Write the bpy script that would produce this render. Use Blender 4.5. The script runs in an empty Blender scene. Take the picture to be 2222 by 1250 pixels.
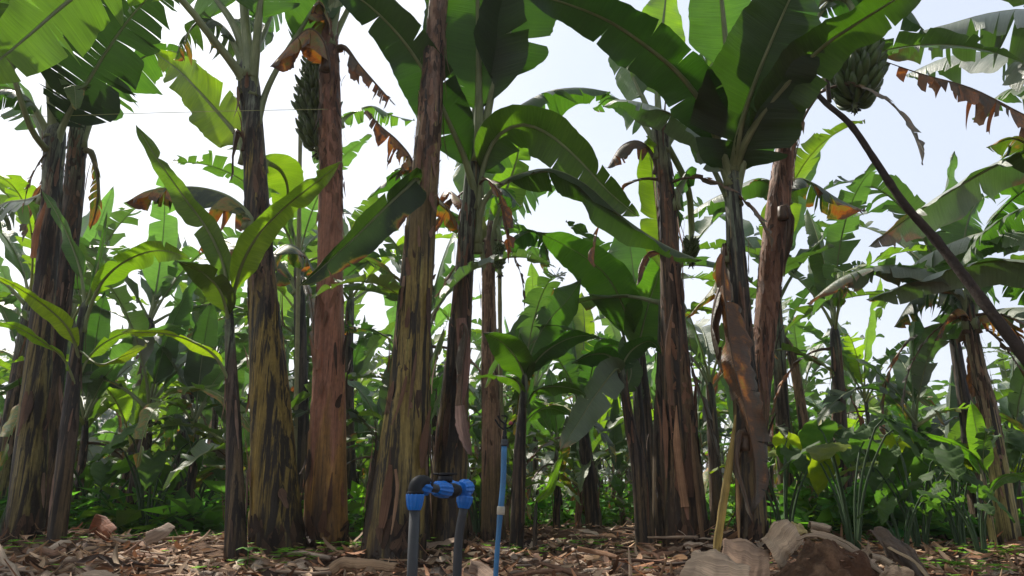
import bpy, math, random
from mathutils import Vector, Matrix, noise
R = math.radians
scene = bpy.context.scene
col = scene.collection

# ------------------------------------------------------------------ camera
H = 0.35; TILT = R(16.0); F = 1605.0
cd = bpy.data.cameras.new('camera'); cam = bpy.data.objects.new('camera', cd); col.objects.link(cam)
cam.location = (0, 0, H); cam.rotation_euler = (R(90) + TILT, 0, 0)
cd.sensor_width = 36; cd.lens = F / 2222 * 36; cd.clip_start = 0.05; cd.clip_end = 3000
scene.camera = cam

# ------------------------------------------------------------------ world, sun, exposure
SUN_EL, SUN_AZ = 50, -38          # degrees; azimuth from the view direction, negative is left
w = bpy.data.worlds.new('World'); scene.world = w; w.use_nodes = True
nt = w.node_tree; nt.nodes.clear()
sky = nt.nodes.new('ShaderNodeTexSky'); sky.sky_type = 'NISHITA'; sky.sun_disc = False
sky.sun_elevation = R(SUN_EL); sky.sun_rotation = R(SUN_AZ)
sky.air_density = 1.0; sky.dust_density = 4.0; sky.ozone_density = 1.0; sky.altitude = 100
hs = nt.nodes.new('ShaderNodeHueSaturation'); hs.inputs['Saturation'].default_value = 0.45; hs.inputs['Value'].default_value = 1.7
tc = nt.nodes.new('ShaderNodeTexCoord'); cn = nt.nodes.new('ShaderNodeTexNoise')
cn.inputs['Scale'].default_value = 1.6; cn.inputs['Detail'].default_value = 4
mp = nt.nodes.new('ShaderNodeMapRange'); mp.inputs[1].default_value = .35; mp.inputs[2].default_value = .7
mp.inputs[3].default_value = .6; mp.inputs[4].default_value = .9
mx = nt.nodes.new('ShaderNodeMixRGB'); mx.inputs[2].default_value = (6.5, 7.3, 8.8, 1)
bg = nt.nodes.new('ShaderNodeBackground'); bg.inputs['Strength'].default_value = 0.082
wo = nt.nodes.new('ShaderNodeOutputWorld')
L_ = nt.links.new
L_(sky.outputs[0], hs.inputs['Color']); L_(tc.outputs['Generated'], cn.inputs['Vector'])
L_(cn.outputs['Fac'], mp.inputs[0]); L_(mp.outputs[0], mx.inputs[0]); L_(hs.outputs[0], mx.inputs[1])
# the sky is whiter and brighter low down and to the left, where the veiled sun stands
sep = nt.nodes.new('ShaderNodeSeparateXYZ'); L_(tc.outputs['Generated'], sep.inputs[0])
lo = nt.nodes.new('ShaderNodeMath'); lo.operation = 'MULTIPLY_ADD'; lo.inputs[1].default_value = -.9; L_(sep.outputs['X'], lo.inputs[0])
mz = nt.nodes.new('ShaderNodeMath'); mz.operation = 'MULTIPLY_ADD'; mz.inputs[1].default_value = -1.5; mz.inputs[2].default_value = .85; L_(sep.outputs['Z'], mz.inputs[0]); L_(mz.outputs[0], lo.inputs[2])
cl = nt.nodes.new('ShaderNodeClamp'); L_(lo.outputs[0], cl.inputs[0])
mw = nt.nodes.new('ShaderNodeMixRGB'); mw.inputs[2].default_value = (10.4, 10.6, 11.1, 1); L_(cl.outputs[0], mw.inputs[0]); L_(mx.outputs[0], mw.inputs[1])
L_(mw.outputs[0], bg.inputs['Color']); L_(bg.outputs[0], wo.inputs['Surface'])
sd = bpy.data.lights.new('sun', 'SUN'); sun = bpy.data.objects.new('sun', sd); col.objects.link(sun)
sd.energy = 4.8; sd.angle = R(0.8); sd.color = (1.0, 0.93, 0.82)
sv = Vector((math.sin(R(SUN_AZ)) * math.cos(R(SUN_EL)), math.cos(R(SUN_AZ)) * math.cos(R(SUN_EL)), math.sin(R(SUN_EL))))
sun.rotation_euler = sv.to_track_quat('Z', 'Y').to_euler(); sun.location = (-5, 3, 12)
scene.view_settings.view_transform = 'Standard'; scene.view_settings.look = 'None'
scene.view_settings.exposure = 0.56; scene.view_settings.gamma = 1
scene.render.engine = 'CYCLES'
scene.cycles.max_bounces = 6; scene.cycles.diffuse_bounces = 3; scene.cycles.glossy_bounces = 2
scene.cycles.transmission_bounces = 3; scene.cycles.transparent_max_bounces = 8

# ------------------------------------------------------------------ pixel helpers and ground
def ray(px, py):
    x = (px - 1111) / F; y = (625 - py) / F
    return Vector((x, math.cos(TILT) - y * math.sin(TILT), math.sin(TILT) + y * math.cos(TILT)))
def P(px, py, Y):
    d = ray(px, py); return Vector((0, 0, H)) + d * (Y / d.y)
def unit(px, py, Y):               # metres per photo pixel at that place
    return Y / ray(px, py).y / F
def topx(p):
    v = p - Vector((0, 0, H)); f = v.y * math.cos(TILT) + v.z * math.sin(TILT)
    u = -v.y * math.sin(TILT) + v.z * math.cos(TILT)
    return 1111 + F * v.x / f, 625 - F * u / f
def fbm(x, y, s, o=3):
    a = 0; amp = 1
    for i in range(o):
        a += amp * noise.noise(Vector((x * s + 7.3 * i, y * s - 3.1 * i, 0.5 + i))); s *= 2.1; amp *= .5
    return a
def gz(x, y):
    z = 0.035 * fbm(x, y, .7) + 0.02 * fbm(x + 9, y, 2.3, 2)
    z += 0.10 * math.exp(-((x - 1.0) / 1.3) ** 2 - ((y - 7.0) / .8) ** 2)
    z += 0.07 * math.exp(-((x + 2.6) / 1.0) ** 2 - ((y - 4.9) / .7) ** 2)
    z += 0.05 * math.exp(-((x - 2.9) / .8) ** 2 - ((y - 6.4) / .9) ** 2)
    for tx, ty in ((-1.55, 4.6), (-1.22, 4.8), (-.72, 4.3), (-.42, 4.65), (-2.95, 5.0), (1.1, 4.75), (1.45, 4.6)):
        z += 0.07 * math.exp(-((x - tx) ** 2 + (y - ty) ** 2) / .09)
    return z

# ------------------------------------------------------------------ objects
def tag(o, label, cat=None, group=None, kind=None):
    if label: o['label'] = label
    if cat: o['category'] = cat
    if group: o['group'] = group
    if kind: o['kind'] = kind
    return o
def thing(name, label, cat, loc, group=None):
    o = bpy.data.objects.new(name, None); o.empty_display_size = .2; col.objects.link(o); o.location = loc
    return tag(o, label, cat, group)
class MB:
    def __init__(s): s.v = []; s.f = []; s.uv = []; s.a = []; s.c = []; s.m = []
    def add(s, v, uv=(0, 0), a=0.0, c=(1, 1, 1)):
        s.v.append(tuple(v)); s.uv.append(uv); s.a.append(a); s.c.append(c); return len(s.v) - 1
    def face(s, idx, m=0): s.f.append(tuple(idx)); s.m.append(m)
    def mesh(s, name, mats, off=Vector((0, 0, 0)), smooth=True):
        me = bpy.data.meshes.new(name)
        o = off
        me.from_pydata([(v[0] - o[0], v[1] - o[1], v[2] - o[2]) for v in s.v], [], s.f)
        n = len(me.loops); idx = [0] * n; me.loops.foreach_get('vertex_index', idx)
        uv = me.uv_layers.new(name='UVMap'); fl = []
        for i in idx: fl.extend(s.uv[i])
        uv.data.foreach_set('uv', fl)
        at = me.attributes.new('dry', 'FLOAT', 'POINT'); at.data.foreach_set('value', s.a)
        ca = me.attributes.new('tone', 'FLOAT_COLOR', 'POINT'); fl = []
        for c in s.c: fl.extend((c[0], c[1], c[2], 1))
        ca.data.foreach_set('color', fl)
        for m in (mats if isinstance(mats, (list, tuple)) else [mats]): me.materials.append(m)
        me.polygons.foreach_set('material_index', s.m)
        me.polygons.foreach_set('use_smooth', [smooth] * len(s.f))
        me.update(); return me
def link(name, me, parent=None, color=None, sky_sheen=0):
    o = bpy.data.objects.new(name, me); col.objects.link(o)
    if parent: o.parent = parent
    if color: o.color = (*color[:3], 1 - sky_sheen)
    return o
def catmull(pts, n):
    """dense polyline of about n points, even in arc length"""
    P_ = [pts[0] * 2 - pts[1]] + list(pts) + [pts[-1] * 2 - pts[-2]]
    out = []
    for i in range(1, len(P_) - 2):
        a, b, c, d = P_[i - 1:i + 3]
        for k in range(12):
            t = k / 12
            out.append(.5 * ((2 * b) + (c - a) * t + (2 * a - 5 * b + 4 * c - d) * t * t + (3 * b - a - 3 * c + d) * t ** 3))
    out.append(pts[-1].copy())
    L = [0]
    for i in range(1, len(out)): L.append(L[-1] + (out[i] - out[i - 1]).length)
    res = []; j = 0
    for i in range(n):
        s = L[-1] * i / (n - 1)
        while j < len(L) - 2 and L[j + 1] < s: j += 1
        t = (s - L[j]) / max(1e-9, L[j + 1] - L[j]); res.append(out[j].lerp(out[j + 1], min(1, max(0, t))))
    return res, L[-1]
def lerp(a, b, t): return a + (b - a) * t
def sstep(a, b, x):
    t = min(1, max(0, (x - a) / (b - a))); return t * t * (3 - 2 * t)
def tube(mb, pts, rad, n=8, m=0, caps=True, flat=None, c=(1, 1, 1), a=0.0):
    """rad: list of radii; flat: squash factor list"""
    prev = None; rings = []
    up = Vector((0.13, 0.21, 1)).normalized(); Sx = None; s = 0
    for i, p in enumerate(pts):
        T = (pts[min(i + 1, len(pts) - 1)] - pts[max(i - 1, 0)]).normalized()
        if Sx is None:
            Sx = T.cross(Vector((0, 1, 0)) if abs(T.y) < .8 else Vector((1, 0, 0))).normalized()
        Sx = (Sx - T * Sx.dot(T)).normalized(); N = Sx.cross(T)
        if i: s += (p - pts[i - 1]).length
        ring = []
        for k in range(n):
            th = 2 * math.pi * k / n
            q = p + Sx * (math.cos(th) * rad[i]) + N * (math.sin(th) * rad[i] * (flat or 1))
            ring.append(mb.add(q, (k / n, s), a, c))
        rings.append(ring)
    for i in range(len(rings) - 1):
        for k in range(n):
            mb.face((rings[i][k], rings[i][(k + 1) % n], rings[i + 1][(k + 1) % n], rings[i + 1][k]), m)
    if caps:
        mb.face(rings[0][::-1], m); mb.face(rings[-1], m)
    return rings

# ------------------------------------------------------------------ materials
def new_mat(name):
    m = bpy.data.materials.new(name); m.use_nodes = True; m.node_tree.nodes.clear(); return m
class G:
    def __init__(s, m): s.t = m.node_tree; s.n = s.t.nodes; s.l = s.t.links
    def node(s, k, **kw):
        x = s.n.new(k)
        for a, b in kw.items():
            if a.startswith('i_'):
                key = a[2:]; key = int(key) if key.isdigit() else key.replace('_', ' ')
                x.inputs[key].default_value = b
            else: setattr(x, a, b)
        return x
    def link(s, a, b): s.l.new(a, b)
    def ramp(s, src, stops, interp='LINEAR'):
        r = s.n.new('ShaderNodeValToRGB'); r.color_ramp.interpolation = interp
        e = r.color_ramp.elements
        while len(e) < len(stops): e.new(.5)
        for i, (p, c) in enumerate(stops): e[i].position = p; e[i].color = (*c, 1) if len(c) == 3 else c
        s.link(src, r.inputs[0]); return r.outputs[0]
    def mix(s, f, a, b, mode='MIX'):
        x = s.n.new('ShaderNodeMixRGB'); x.blend_type = mode
        for k, v in ((0, f), (1, a), (2, b)):
            if isinstance(v, (int, float)): x.inputs[k].default_value = v
            elif isinstance(v, tuple): x.inputs[k].default_value = (*v, 1)
            else: s.link(v, x.inputs[k])
        return x.outputs[0]
    def math(s, op, a, b=0.0):
        x = s.n.new('ShaderNodeMath'); x.operation = op
        for k, v in ((0, a), (1, b)):
            if isinstance(v, (int, float)): x.inputs[k].default_value = v
            else: s.link(v, x.inputs[k])
        return x.outputs[0]
    def noise(s, vec, scale, detail=4, rough=.55, dist=0):
        x = s.node('ShaderNodeTexNoise', i_Scale=scale, i_Detail=detail, i_Roughness=rough, i_Distortion=dist)
        if vec is not None: s.link(vec, x.inputs['Vector'])
        return x.outputs['Fac']
    def mapping(s, vec, scale, loc=(0, 0, 0)):
        x = s.n.new('ShaderNodeMapping'); x.inputs['Scale'].default_value = scale; x.inputs['Location'].default_value = loc
        s.link(vec, x.inputs['Vector']); return x.outputs[0]
    def bump(s, h, strength, dist=.01):
        x = s.node('ShaderNodeBump', i_Strength=strength, i_Distance=dist); s.link(h, x.inputs['Height']); return x.outputs[0]
    def out(s, sh):
        o = s.n.new('ShaderNodeOutputMaterial'); s.link(sh, o.inputs['Surface'])
    def bsdf(s, colr, rough=.6, normal=None, spec=.5):
        b = s.n.new('ShaderNodeBsdfPrincipled')
        if isinstance(colr, tuple): b.inputs['Base Color'].default_value = (*colr, 1)
        else: s.link(colr, b.inputs['Base Color'])
        if isinstance(rough, (int, float)): b.inputs['Roughness'].default_value = rough
        else: s.link(rough, b.inputs['Roughness'])
        b.inputs['Specular IOR Level'].default_value = spec
        if normal is not None: s.link(normal, b.inputs['Normal'])
        return b.outputs[0]

def leaf_material(name, trans=.36, young=False):
    m = new_mat(name); g = G(m)
    tc = g.node('ShaderNodeTexCoord'); oi = g.node('ShaderNodeObjectInfo'); at = g.node('ShaderNodeAttribute', attribute_name='dry')
    geo = g.node('ShaderNodeNewGeometry')
    n1 = g.noise(tc.outputs['Object'], 3.0, 3); uvm = g.mapping(tc.outputs['UV'], (1.5, 60, 1)); n2 = g.noise(uvm, 1.0, 3)
    fine = g.mapping(tc.outputs['UV'], (2.5, 260, 1)); n3 = g.noise(fine, 1.0, 2)
    f = g.math('MULTIPLY_ADD', n1, .6); f = g.math('ADD', g.math('MULTIPLY', n1, .6), g.math('MULTIPLY', n2, .4))
    green = g.ramp(f, [(.3, (.026, .046, .013)), (.5, (.043, .074, .020)), (.72, (.074, .110, .030))])
    green = g.mix(.35, green, oi.outputs['Color'], 'MULTIPLY'); green = g.mix(1, green, oi.outputs['Color'], 'MULTIPLY')
    # dryness: noise makes the edge of the dead part ragged
    dn = g.math('ADD', at.outputs['Fac'], g.math('MULTIPLY', g.math('SUBTRACT', g.noise(g.mapping(tc.outputs['UV'], (3, 7, 1)), 1.3, 6, .7), .5), .8))
    dryc = g.ramp(dn, [(.30, (.10, .16, .02)), (.40, (.30, .24, .03)), (.50, (.42, .15, .02)), (.60, (.16, .062, .025)), (.78, (.075, .045, .03)), (1.0, (.20, .15, .11))])
    isdry = g.ramp(dn, [(.24, (0, 0, 0)), (.34, (1, 1, 1))])
    sp = g.ramp(g.noise(tc.outputs['Object'], 70, 3, .6), [(.70, (0,) * 3), (.75, (1,) * 3)])
    isdry = g.mix(1, isdry, g.mix(1, sp, g.ramp(n1, [(.45, (0,) * 3), (.6, (.8,) * 3)]), 'MULTIPLY'), 'LIGHTEN')
    base = g.mix(isdry, green, dryc); base = g.mix(1, base, g.ramp(n3, [(.35, (.72,) * 3), (.6, (1.12,) * 3)]), 'MULTIPLY')
    under = g.mix(.18, base, (.17, .20, .15)); base2 = g.mix(geo.outputs['Backfacing'], base, under)
    sky_sheen = g.math('SUBTRACT', 1.0, oi.outputs['Alpha'])
    base2 = g.mix(sky_sheen, base2, g.mix(.75, (.27, .30, .26), g.ramp(f, [(.3, (.6,) * 3), (.7, (1.2,) * 3)]), 'MULTIPLY'))  # grey reflection of the sky painted into the leaf's base colour
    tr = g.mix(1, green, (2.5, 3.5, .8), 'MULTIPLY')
    tr = g.mix(.25, tr, n3, 'MULTIPLY')
    trd = g.mix(1, dryc, (.85, .72, .6), 'MULTIPLY'); tr = g.mix(isdry, tr, trd)
    hgt = g.math('ADD', g.math('MULTIPLY', n2, .6), g.math('MULTIPLY', n3, .5))
    b = g.bump(hgt, .55, .014)
    rough = g.ramp(n1, [(.3, (.38,) * 3), (.7, (.5,) * 3)])
    p = g.bsdf(base2, rough, b, .6)
    t = g.node('ShaderNodeBsdfTranslucent'); g.link(tr, t.inputs['Color'])
    ms = g.node('ShaderNodeMixShader'); g.link(g.math('MULTIPLY', g.math('SUBTRACT', 1.0, g.math('MULTIPLY', sky_sheen, .75)), trans), ms.inputs[0]); g.link(p, ms.inputs[1]); g.link(t.outputs[0], ms.inputs[2])
    g.out(ms.outputs[0]); return m
LEAF = leaf_material('banana_leaf')

def rib_material():
    m = new_mat('leaf_midrib'); g = G(m)
    tc = g.node('ShaderNodeTexCoord'); oi = g.node('ShaderNodeObjectInfo'); at = g.node('ShaderNodeAttribute', attribute_name='dry')
    n = g.noise(g.mapping(tc.outputs['UV'], (6, 5, 1)), 1.5, 4)
    c = g.ramp(n, [(.3, (.17, .21, .09)), (.55, (.27, .31, .15)), (.75, (.36, .38, .22))])
    c = g.mix(.4, c, oi.outputs['Color'], 'MULTIPLY')
    d = g.ramp(n, [(.3, (.05, .03, .02)), (.7, (.20, .12, .07))])
    c = g.mix(g.ramp(at.outputs['Fac'], [(.3, (0,) * 3), (.5, (1,) * 3)]), c, d)
    p = g.bsdf(c, .45, g.bump(n, .3, .01), .4); t = g.node('ShaderNodeBsdfTranslucent'); g.link(c, t.inputs['Color'])
    ms = g.node('ShaderNodeMixShader', i_0=.3); g.link(p, ms.inputs[1]); g.link(t.outputs[0], ms.inputs[2]); g.out(ms.outputs[0]); return m
RIB = rib_material()

def trunk_material(name, low, mid, top, black=.5, t1=.35, t2=.75):
    """bands of colour up the stem: low (moist sheath), mid (dry sheath), top (fresh green sheath) with dark streaks"""
    m = new_mat(name); g = G(m)
    tc = g.node('ShaderNodeTexCoord'); oi = g.node('ShaderNodeObjectInfo')
    at = g.node('ShaderNodeAttribute', attribute_name='dry')      # 0 at the base .. 1 at the crown
    tone = g.node('ShaderNodeAttribute', attribute_name='tone')
    vec = g.node('ShaderNodeVectorMath', operation='ADD'); g.link(tc.outputs['Object'], vec.inputs[0]); 
    rv = g.node('ShaderNodeCombineXYZ'); g.link(g.math('MULTIPLY', oi.outputs['Random'], 30), rv.inputs[2]); g.link(rv.outputs[0], vec.inputs[1])
    v = vec.outputs[0]
    st = g.noise(g.mapping(v, (14, 14, .9)), 1.0, 6, .6, .4)
    st2 = g.noise(g.mapping(v, (55, 55, 2.2)), 1.0, 4, .6)
    bl = g.noise(g.mapping(v, (6, 6, 2.0)), 1.3, 6, .65, .8)
    lg = g.noise(g.mapping(v, (20, 20, .55)), 1.0, 6, .62, .3)
    fine = g.noise(g.mapping(v, (60, 60, 30)), 1.0, 3)
    h = g.math('ADD', at.outputs['Fac'], g.math('MULTIPLY', g.math('SUBTRACT', st, .5), .55))
    lowc = g.ramp(st2, [(.3, tuple(x * .45 for x in low)), (.6, low)])
    midc = g.ramp(st2, [(.3, tuple(x * .5 for x in mid)), (.65, mid)])
    topc = g.ramp(bl, [(.42, tuple(x * .35 for x in top)), (.62, top)])
    c = g.mix(g.ramp(h, [(t1 - .04, (0,) * 3), (t1 + .04, (1,) * 3)]), lowc, midc)
    c = g.mix(g.ramp(h, [(t2 - .06, (0,) * 3), (t2 + .06, (1,) * 3)]), c, topc)
    st3 = g.noise(g.mapping(v, (38, 38, 1.1)), 1.0, 5, .65, .5)
    k = g.ramp(g.math('ADD', g.math('MULTIPLY', g.math('ADD', lg, st3), .40), g.math('MULTIPLY', bl, .20)), [(black - .022, (1,) * 3), (black + .022, (0,) * 3)])
    c = g.mix(g.math('MULTIPLY', k, .95), c, (.012, .009, .008))
    crk = g.noise(g.mapping(v, (90, 90, 1.6)), 1.0, 3, .7)
    c = g.mix(g.ramp(crk, [(.60, (0,) * 3), (.66, (.85,) * 3)]), c, (.012, .008, .006))
    c = g.mix(g.ramp(g.noise(g.mapping(v, (34, 34, 1.0), (3, 7, 1)), 1.0, 4, .7), [(.60, (0,) * 3), (.68, (.55,) * 3)]), c, tuple(min(.5, x * 2.0) for x in low))
    # muddy foot
    c = g.mix(g.ramp(h, [(-.0, (.95,) * 3), (.16, (0,) * 3)]), c, (.028, .017, .011))
    c = g.mix(.5, c, g.ramp(fine, [(.3, (.55,) * 3), (.7, (1.25,) * 3)]), 'MULTIPLY')
    c = g.mix(1, c, oi.outputs['Color'], 'MULTIPLY')
    hh = g.math('ADD', g.math('MULTIPLY', st, .8), g.math('ADD', g.math('MULTIPLY', st2, .5), g.math('MULTIPLY', fine, .2)))
    rough = g.ramp(bl, [(.3, (.5,) * 3), (.7, (.78,) * 3)])
    g.out(g.bsdf(c, rough, g.bump(hh, .8, .018), .35)); return m
OCHRE = (.26, .18, .042); PINK = (.27, .15, .105); BROWN = (.17, .095, .06); PALEG = (.19, .22, .15); OLIVE = (.10, .10, .035)
TM = {
    'ochre': trunk_material('stem_ochre_streaked', OCHRE, (.13, .08, .05), (.24, .26, .19), .502, .50, .80),
    'ochrepeel': trunk_material('stem_ochre_peeling_top', (.29, .21, .06), (.20, .14, .055), (.30, .18, .12), .498, .40, .62),
    'pink': trunk_material('stem_pinkish_dry', (.30, .185, .055), (.34, .18, .12), (.22, .13, .095), .40, .22, .78),
    'dark': trunk_material('stem_dark_brown', (.14, .095, .05), (.11, .075, .055), (.20, .23, .15), .50, .4, .84),
    'green': trunk_material('stem_green_topped', (.17, .115, .045), (.13, .09, .06), PALEG, .495, .3, .66),
    'mossy': trunk_material('stem_mossy_ochre', (.20, .16, .055), (.22, .14, .09), (.24, .27, .18), .50, .48, .80),
    'peel': trunk_material('stem_peeling_brown', (.17, .11, .045), (.34, .20, .125), (.25, .16, .12), .44, .25, .9),
    'sun': trunk_material('stem_tan_striped', (.36, .30, .10), (.30, .21, .12), (.2, .2, .11), .47, .5, .8),
}
def dryflake_material():
    m = new_mat('dry_sheath'); g = G(m)
    tc = g.node('ShaderNodeTexCoord'); oi = g.node('ShaderNodeObjectInfo'); tone = g.node('ShaderNodeAttribute', attribute_name='tone')
    n = g.noise(g.mapping(tc.outputs['UV'], (9, 2.2, 1)), 1.0, 7, .72, .6); b = g.noise(tc.outputs['Object'], 9, 3)
    fb_ = g.noise(g.mapping(tc.outputs['UV'], (45, 2.5, 1)), 1.0, 4, .7)
    n = g.math('ADD', g.math('MULTIPLY', n, .55), g.math('MULTIPLY', fb_, .45))
    c = g.ramp(n, [(.34, (.30, .24, .20)), (.5, (.8, .77, .74)), (.66, (1.3, 1.24, 1.18))])
    c = g.mix(1, c, tone.outputs['Color'], 'MULTIPLY'); c = g.mix(1, c, oi.outputs['Color'], 'MULTIPLY')
    c = g.mix(.5, c, g.ramp(b, [(.35, (.45,) * 3), (.6, (1.1,) * 3)]), 'MULTIPLY')
    p = g.bsdf(c, .7, g.bump(n, .8, .01), .3)
    t = g.node('ShaderNodeBsdfTranslucent'); g.link(c, t.inputs['Color'])
    ms = g.node('ShaderNodeMixShader', i_0=.15); g.link(p, ms.inputs[1]); g.link(t.outputs[0], ms.inputs[2])
    g.out(ms.outputs[0]); return m
FLAKE = dryflake_material()
def soil_material():
    m = new_mat('soil'); g = G(m); tc = g.node('ShaderNodeTexCoord'); o = tc.outputs['Object']
    a = g.noise(o, 1.2, 6, .6); b = g.noise(o, 14, 6, .7); c3 = g.noise(o, 60, 3)
    c = g.ramp(b, [(.3, (.022, .013, .009)), (.5, (.08, .045, .027)), (.7, (.19, .115, .07))])
    c = g.mix(g.ramp(a, [(.5, (0,) * 3), (.65, (.7,) * 3)]), c, (.11, .042, .02))
    h = g.math('ADD', g.math('MULTIPLY', b, .7), g.math('MULTIPLY', c3, .3))
    g.out(g.bsdf(c, .95, g.bump(h, 1.0, .04), .15)); return m
SOIL = soil_material()
def plain(name, c, rough=.5, spec=.5, nscale=20, var=.25, bumpd=.004, bump=.3, metal=0):
    m = new_mat(name); g = G(m); tc = g.node('ShaderNodeTexCoord')
    n = g.noise(tc.outputs['Object'], nscale, 5, .65); n2 = g.noise(tc.outputs['Object'], nscale * .25, 3)
    cc = g.mix(1, c, g.ramp(n, [(.3, (1 - var,) * 3), (.7, (1 + var * .5,) * 3)]), 'MULTIPLY')
    cc = g.mix(g.ramp(n2, [(.58, (0,) * 3), (.75, (.35,) * 3)]), cc, (.14, .10, .07))
    g.out(g.bsdf(cc, g.ramp(n, [(.3, (rough - .1,) * 3), (.7, (min(1, rough + .15),) * 3)]), g.bump(n, bump, bumpd), spec)); return m
BLUE = plain('blue_plastic', (.008, .17, .62), .38, .5, 30, .15)
BLUEP = plain('blue_painted_pipe', (.04, .17, .36), .45, .5, 24, .3)
GREYP = plain('grey_pvc', (.04, .042, .047), .5, .4, 30, .25)
BLACKP = plain('black_plastic', (.010, .010, .013), .55, .25, 30, .3)
PALEP = plain('pale_tape', (.48, .42, .33), .6, .4, 30, .3)
WOOD = plain('weathered_pole', (.045, .032, .026), .85, .2, 25, .5, .012, .9)
STAKE = plain('pale_stake', (.24, .24, .13), .7, .3, 20, .3, .006, .6)
STRING = plain('yellow_string', (.35, .36, .16), .8, .2, 50, .1)
REDP = plain('red_plastic', (.25, .04, .05), .5)
STALK = plain('cocoyam_stalk', (.045, .085, .035), .6, .3, 20, .3)
def fruit_material():
    m = new_mat('green_banana'); g = G(m); tc = g.node('ShaderNodeTexCoord'); at = g.node('ShaderNodeAttribute', attribute_name='dry')
    n = g.noise(tc.outputs['Object'], 12, 3)
    c = g.ramp(n, [(.3, (.035, .065, .014)), (.7, (.085, .13, .03))]); c = g.mix(at.outputs['Fac'], c, (.02, .015, .01))
    g.out(g.bsdf(c, .45, g.bump(n, .1, .01), .4)); return m
FRUIT = fruit_material()
def herb_material(name, cols, trans=.35):
    m = new_mat(name); g = G(m); tc = g.node('ShaderNodeTexCoord'); tone = g.node('ShaderNodeAttribute', attribute_name='tone')
    at = g.node('ShaderNodeAttribute', attribute_name='dry'); geo = g.node('ShaderNodeNewGeometry'); oi = g.node('ShaderNodeObjectInfo')
    n = g.noise(tc.outputs['Object'], 6, 4)
    c = g.ramp(n, [(.3, cols[0]), (.7, cols[1])]); c = g.mix(1, c, tone.outputs['Color'], 'MULTIPLY'); c = g.mix(1, c, oi.outputs['Color'], 'MULTIPLY')
    c = g.mix(g.math('MULTIPLY', geo.outputs['Backfacing'], .06), c, (.2, .25, .15))
    p = g.bsdf(c, .62, g.bump(n, .3, .01), .28)
    t = g.node('ShaderNodeBsdfTranslucent'); g.link(g.mix(1, c, (2.6, 2.9, 1.0), 'MULTIPLY'), t.inputs['Color'])
    ms = g.node('ShaderNodeMixShader', i_0=trans); g.link(p, ms.inputs[1]); g.link(t.outputs[0], ms.inputs[2]); g.out(ms.outputs[0]); return m
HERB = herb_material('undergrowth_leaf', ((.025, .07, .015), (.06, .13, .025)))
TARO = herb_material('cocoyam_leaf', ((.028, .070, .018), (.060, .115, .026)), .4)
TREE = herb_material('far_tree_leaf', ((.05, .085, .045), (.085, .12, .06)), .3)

# ------------------------------------------------------------------ ground
def spaced(a, b, n, c, k):
    out = []
    for i in range(n + 1):
        t = -1 + 2 * i / n; s = math.copysign(abs(t) ** k, t)
        out.append(c + s * ((b - c) if s > 0 else (c - a)))
    return out
def build_ground():
    mb = MB(); xs = spaced(-300, 300, 260, 0, 3.2); ys = spaced(-60, 500, 300, 5, 3.0)
    for y in ys:
        for x in xs:
            near = max(0, 1 - math.hypot(x, y - 5) / 14)
            mb.add((x, y, gz(x, y) + .018 * near * fbm(x, y, 9, 2)), (x, y))
    n = len(xs)
    for j in range(len(ys) - 1):
        for i in range(n - 1):
            a = j * n + i; mb.face((a, a + 1, a + n + 1, a + n))
    tag(link('ground', mb.mesh('ground', SOIL)), 'reddish brown earth floor under the banana plants', kind='structure')
build_ground()

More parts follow.
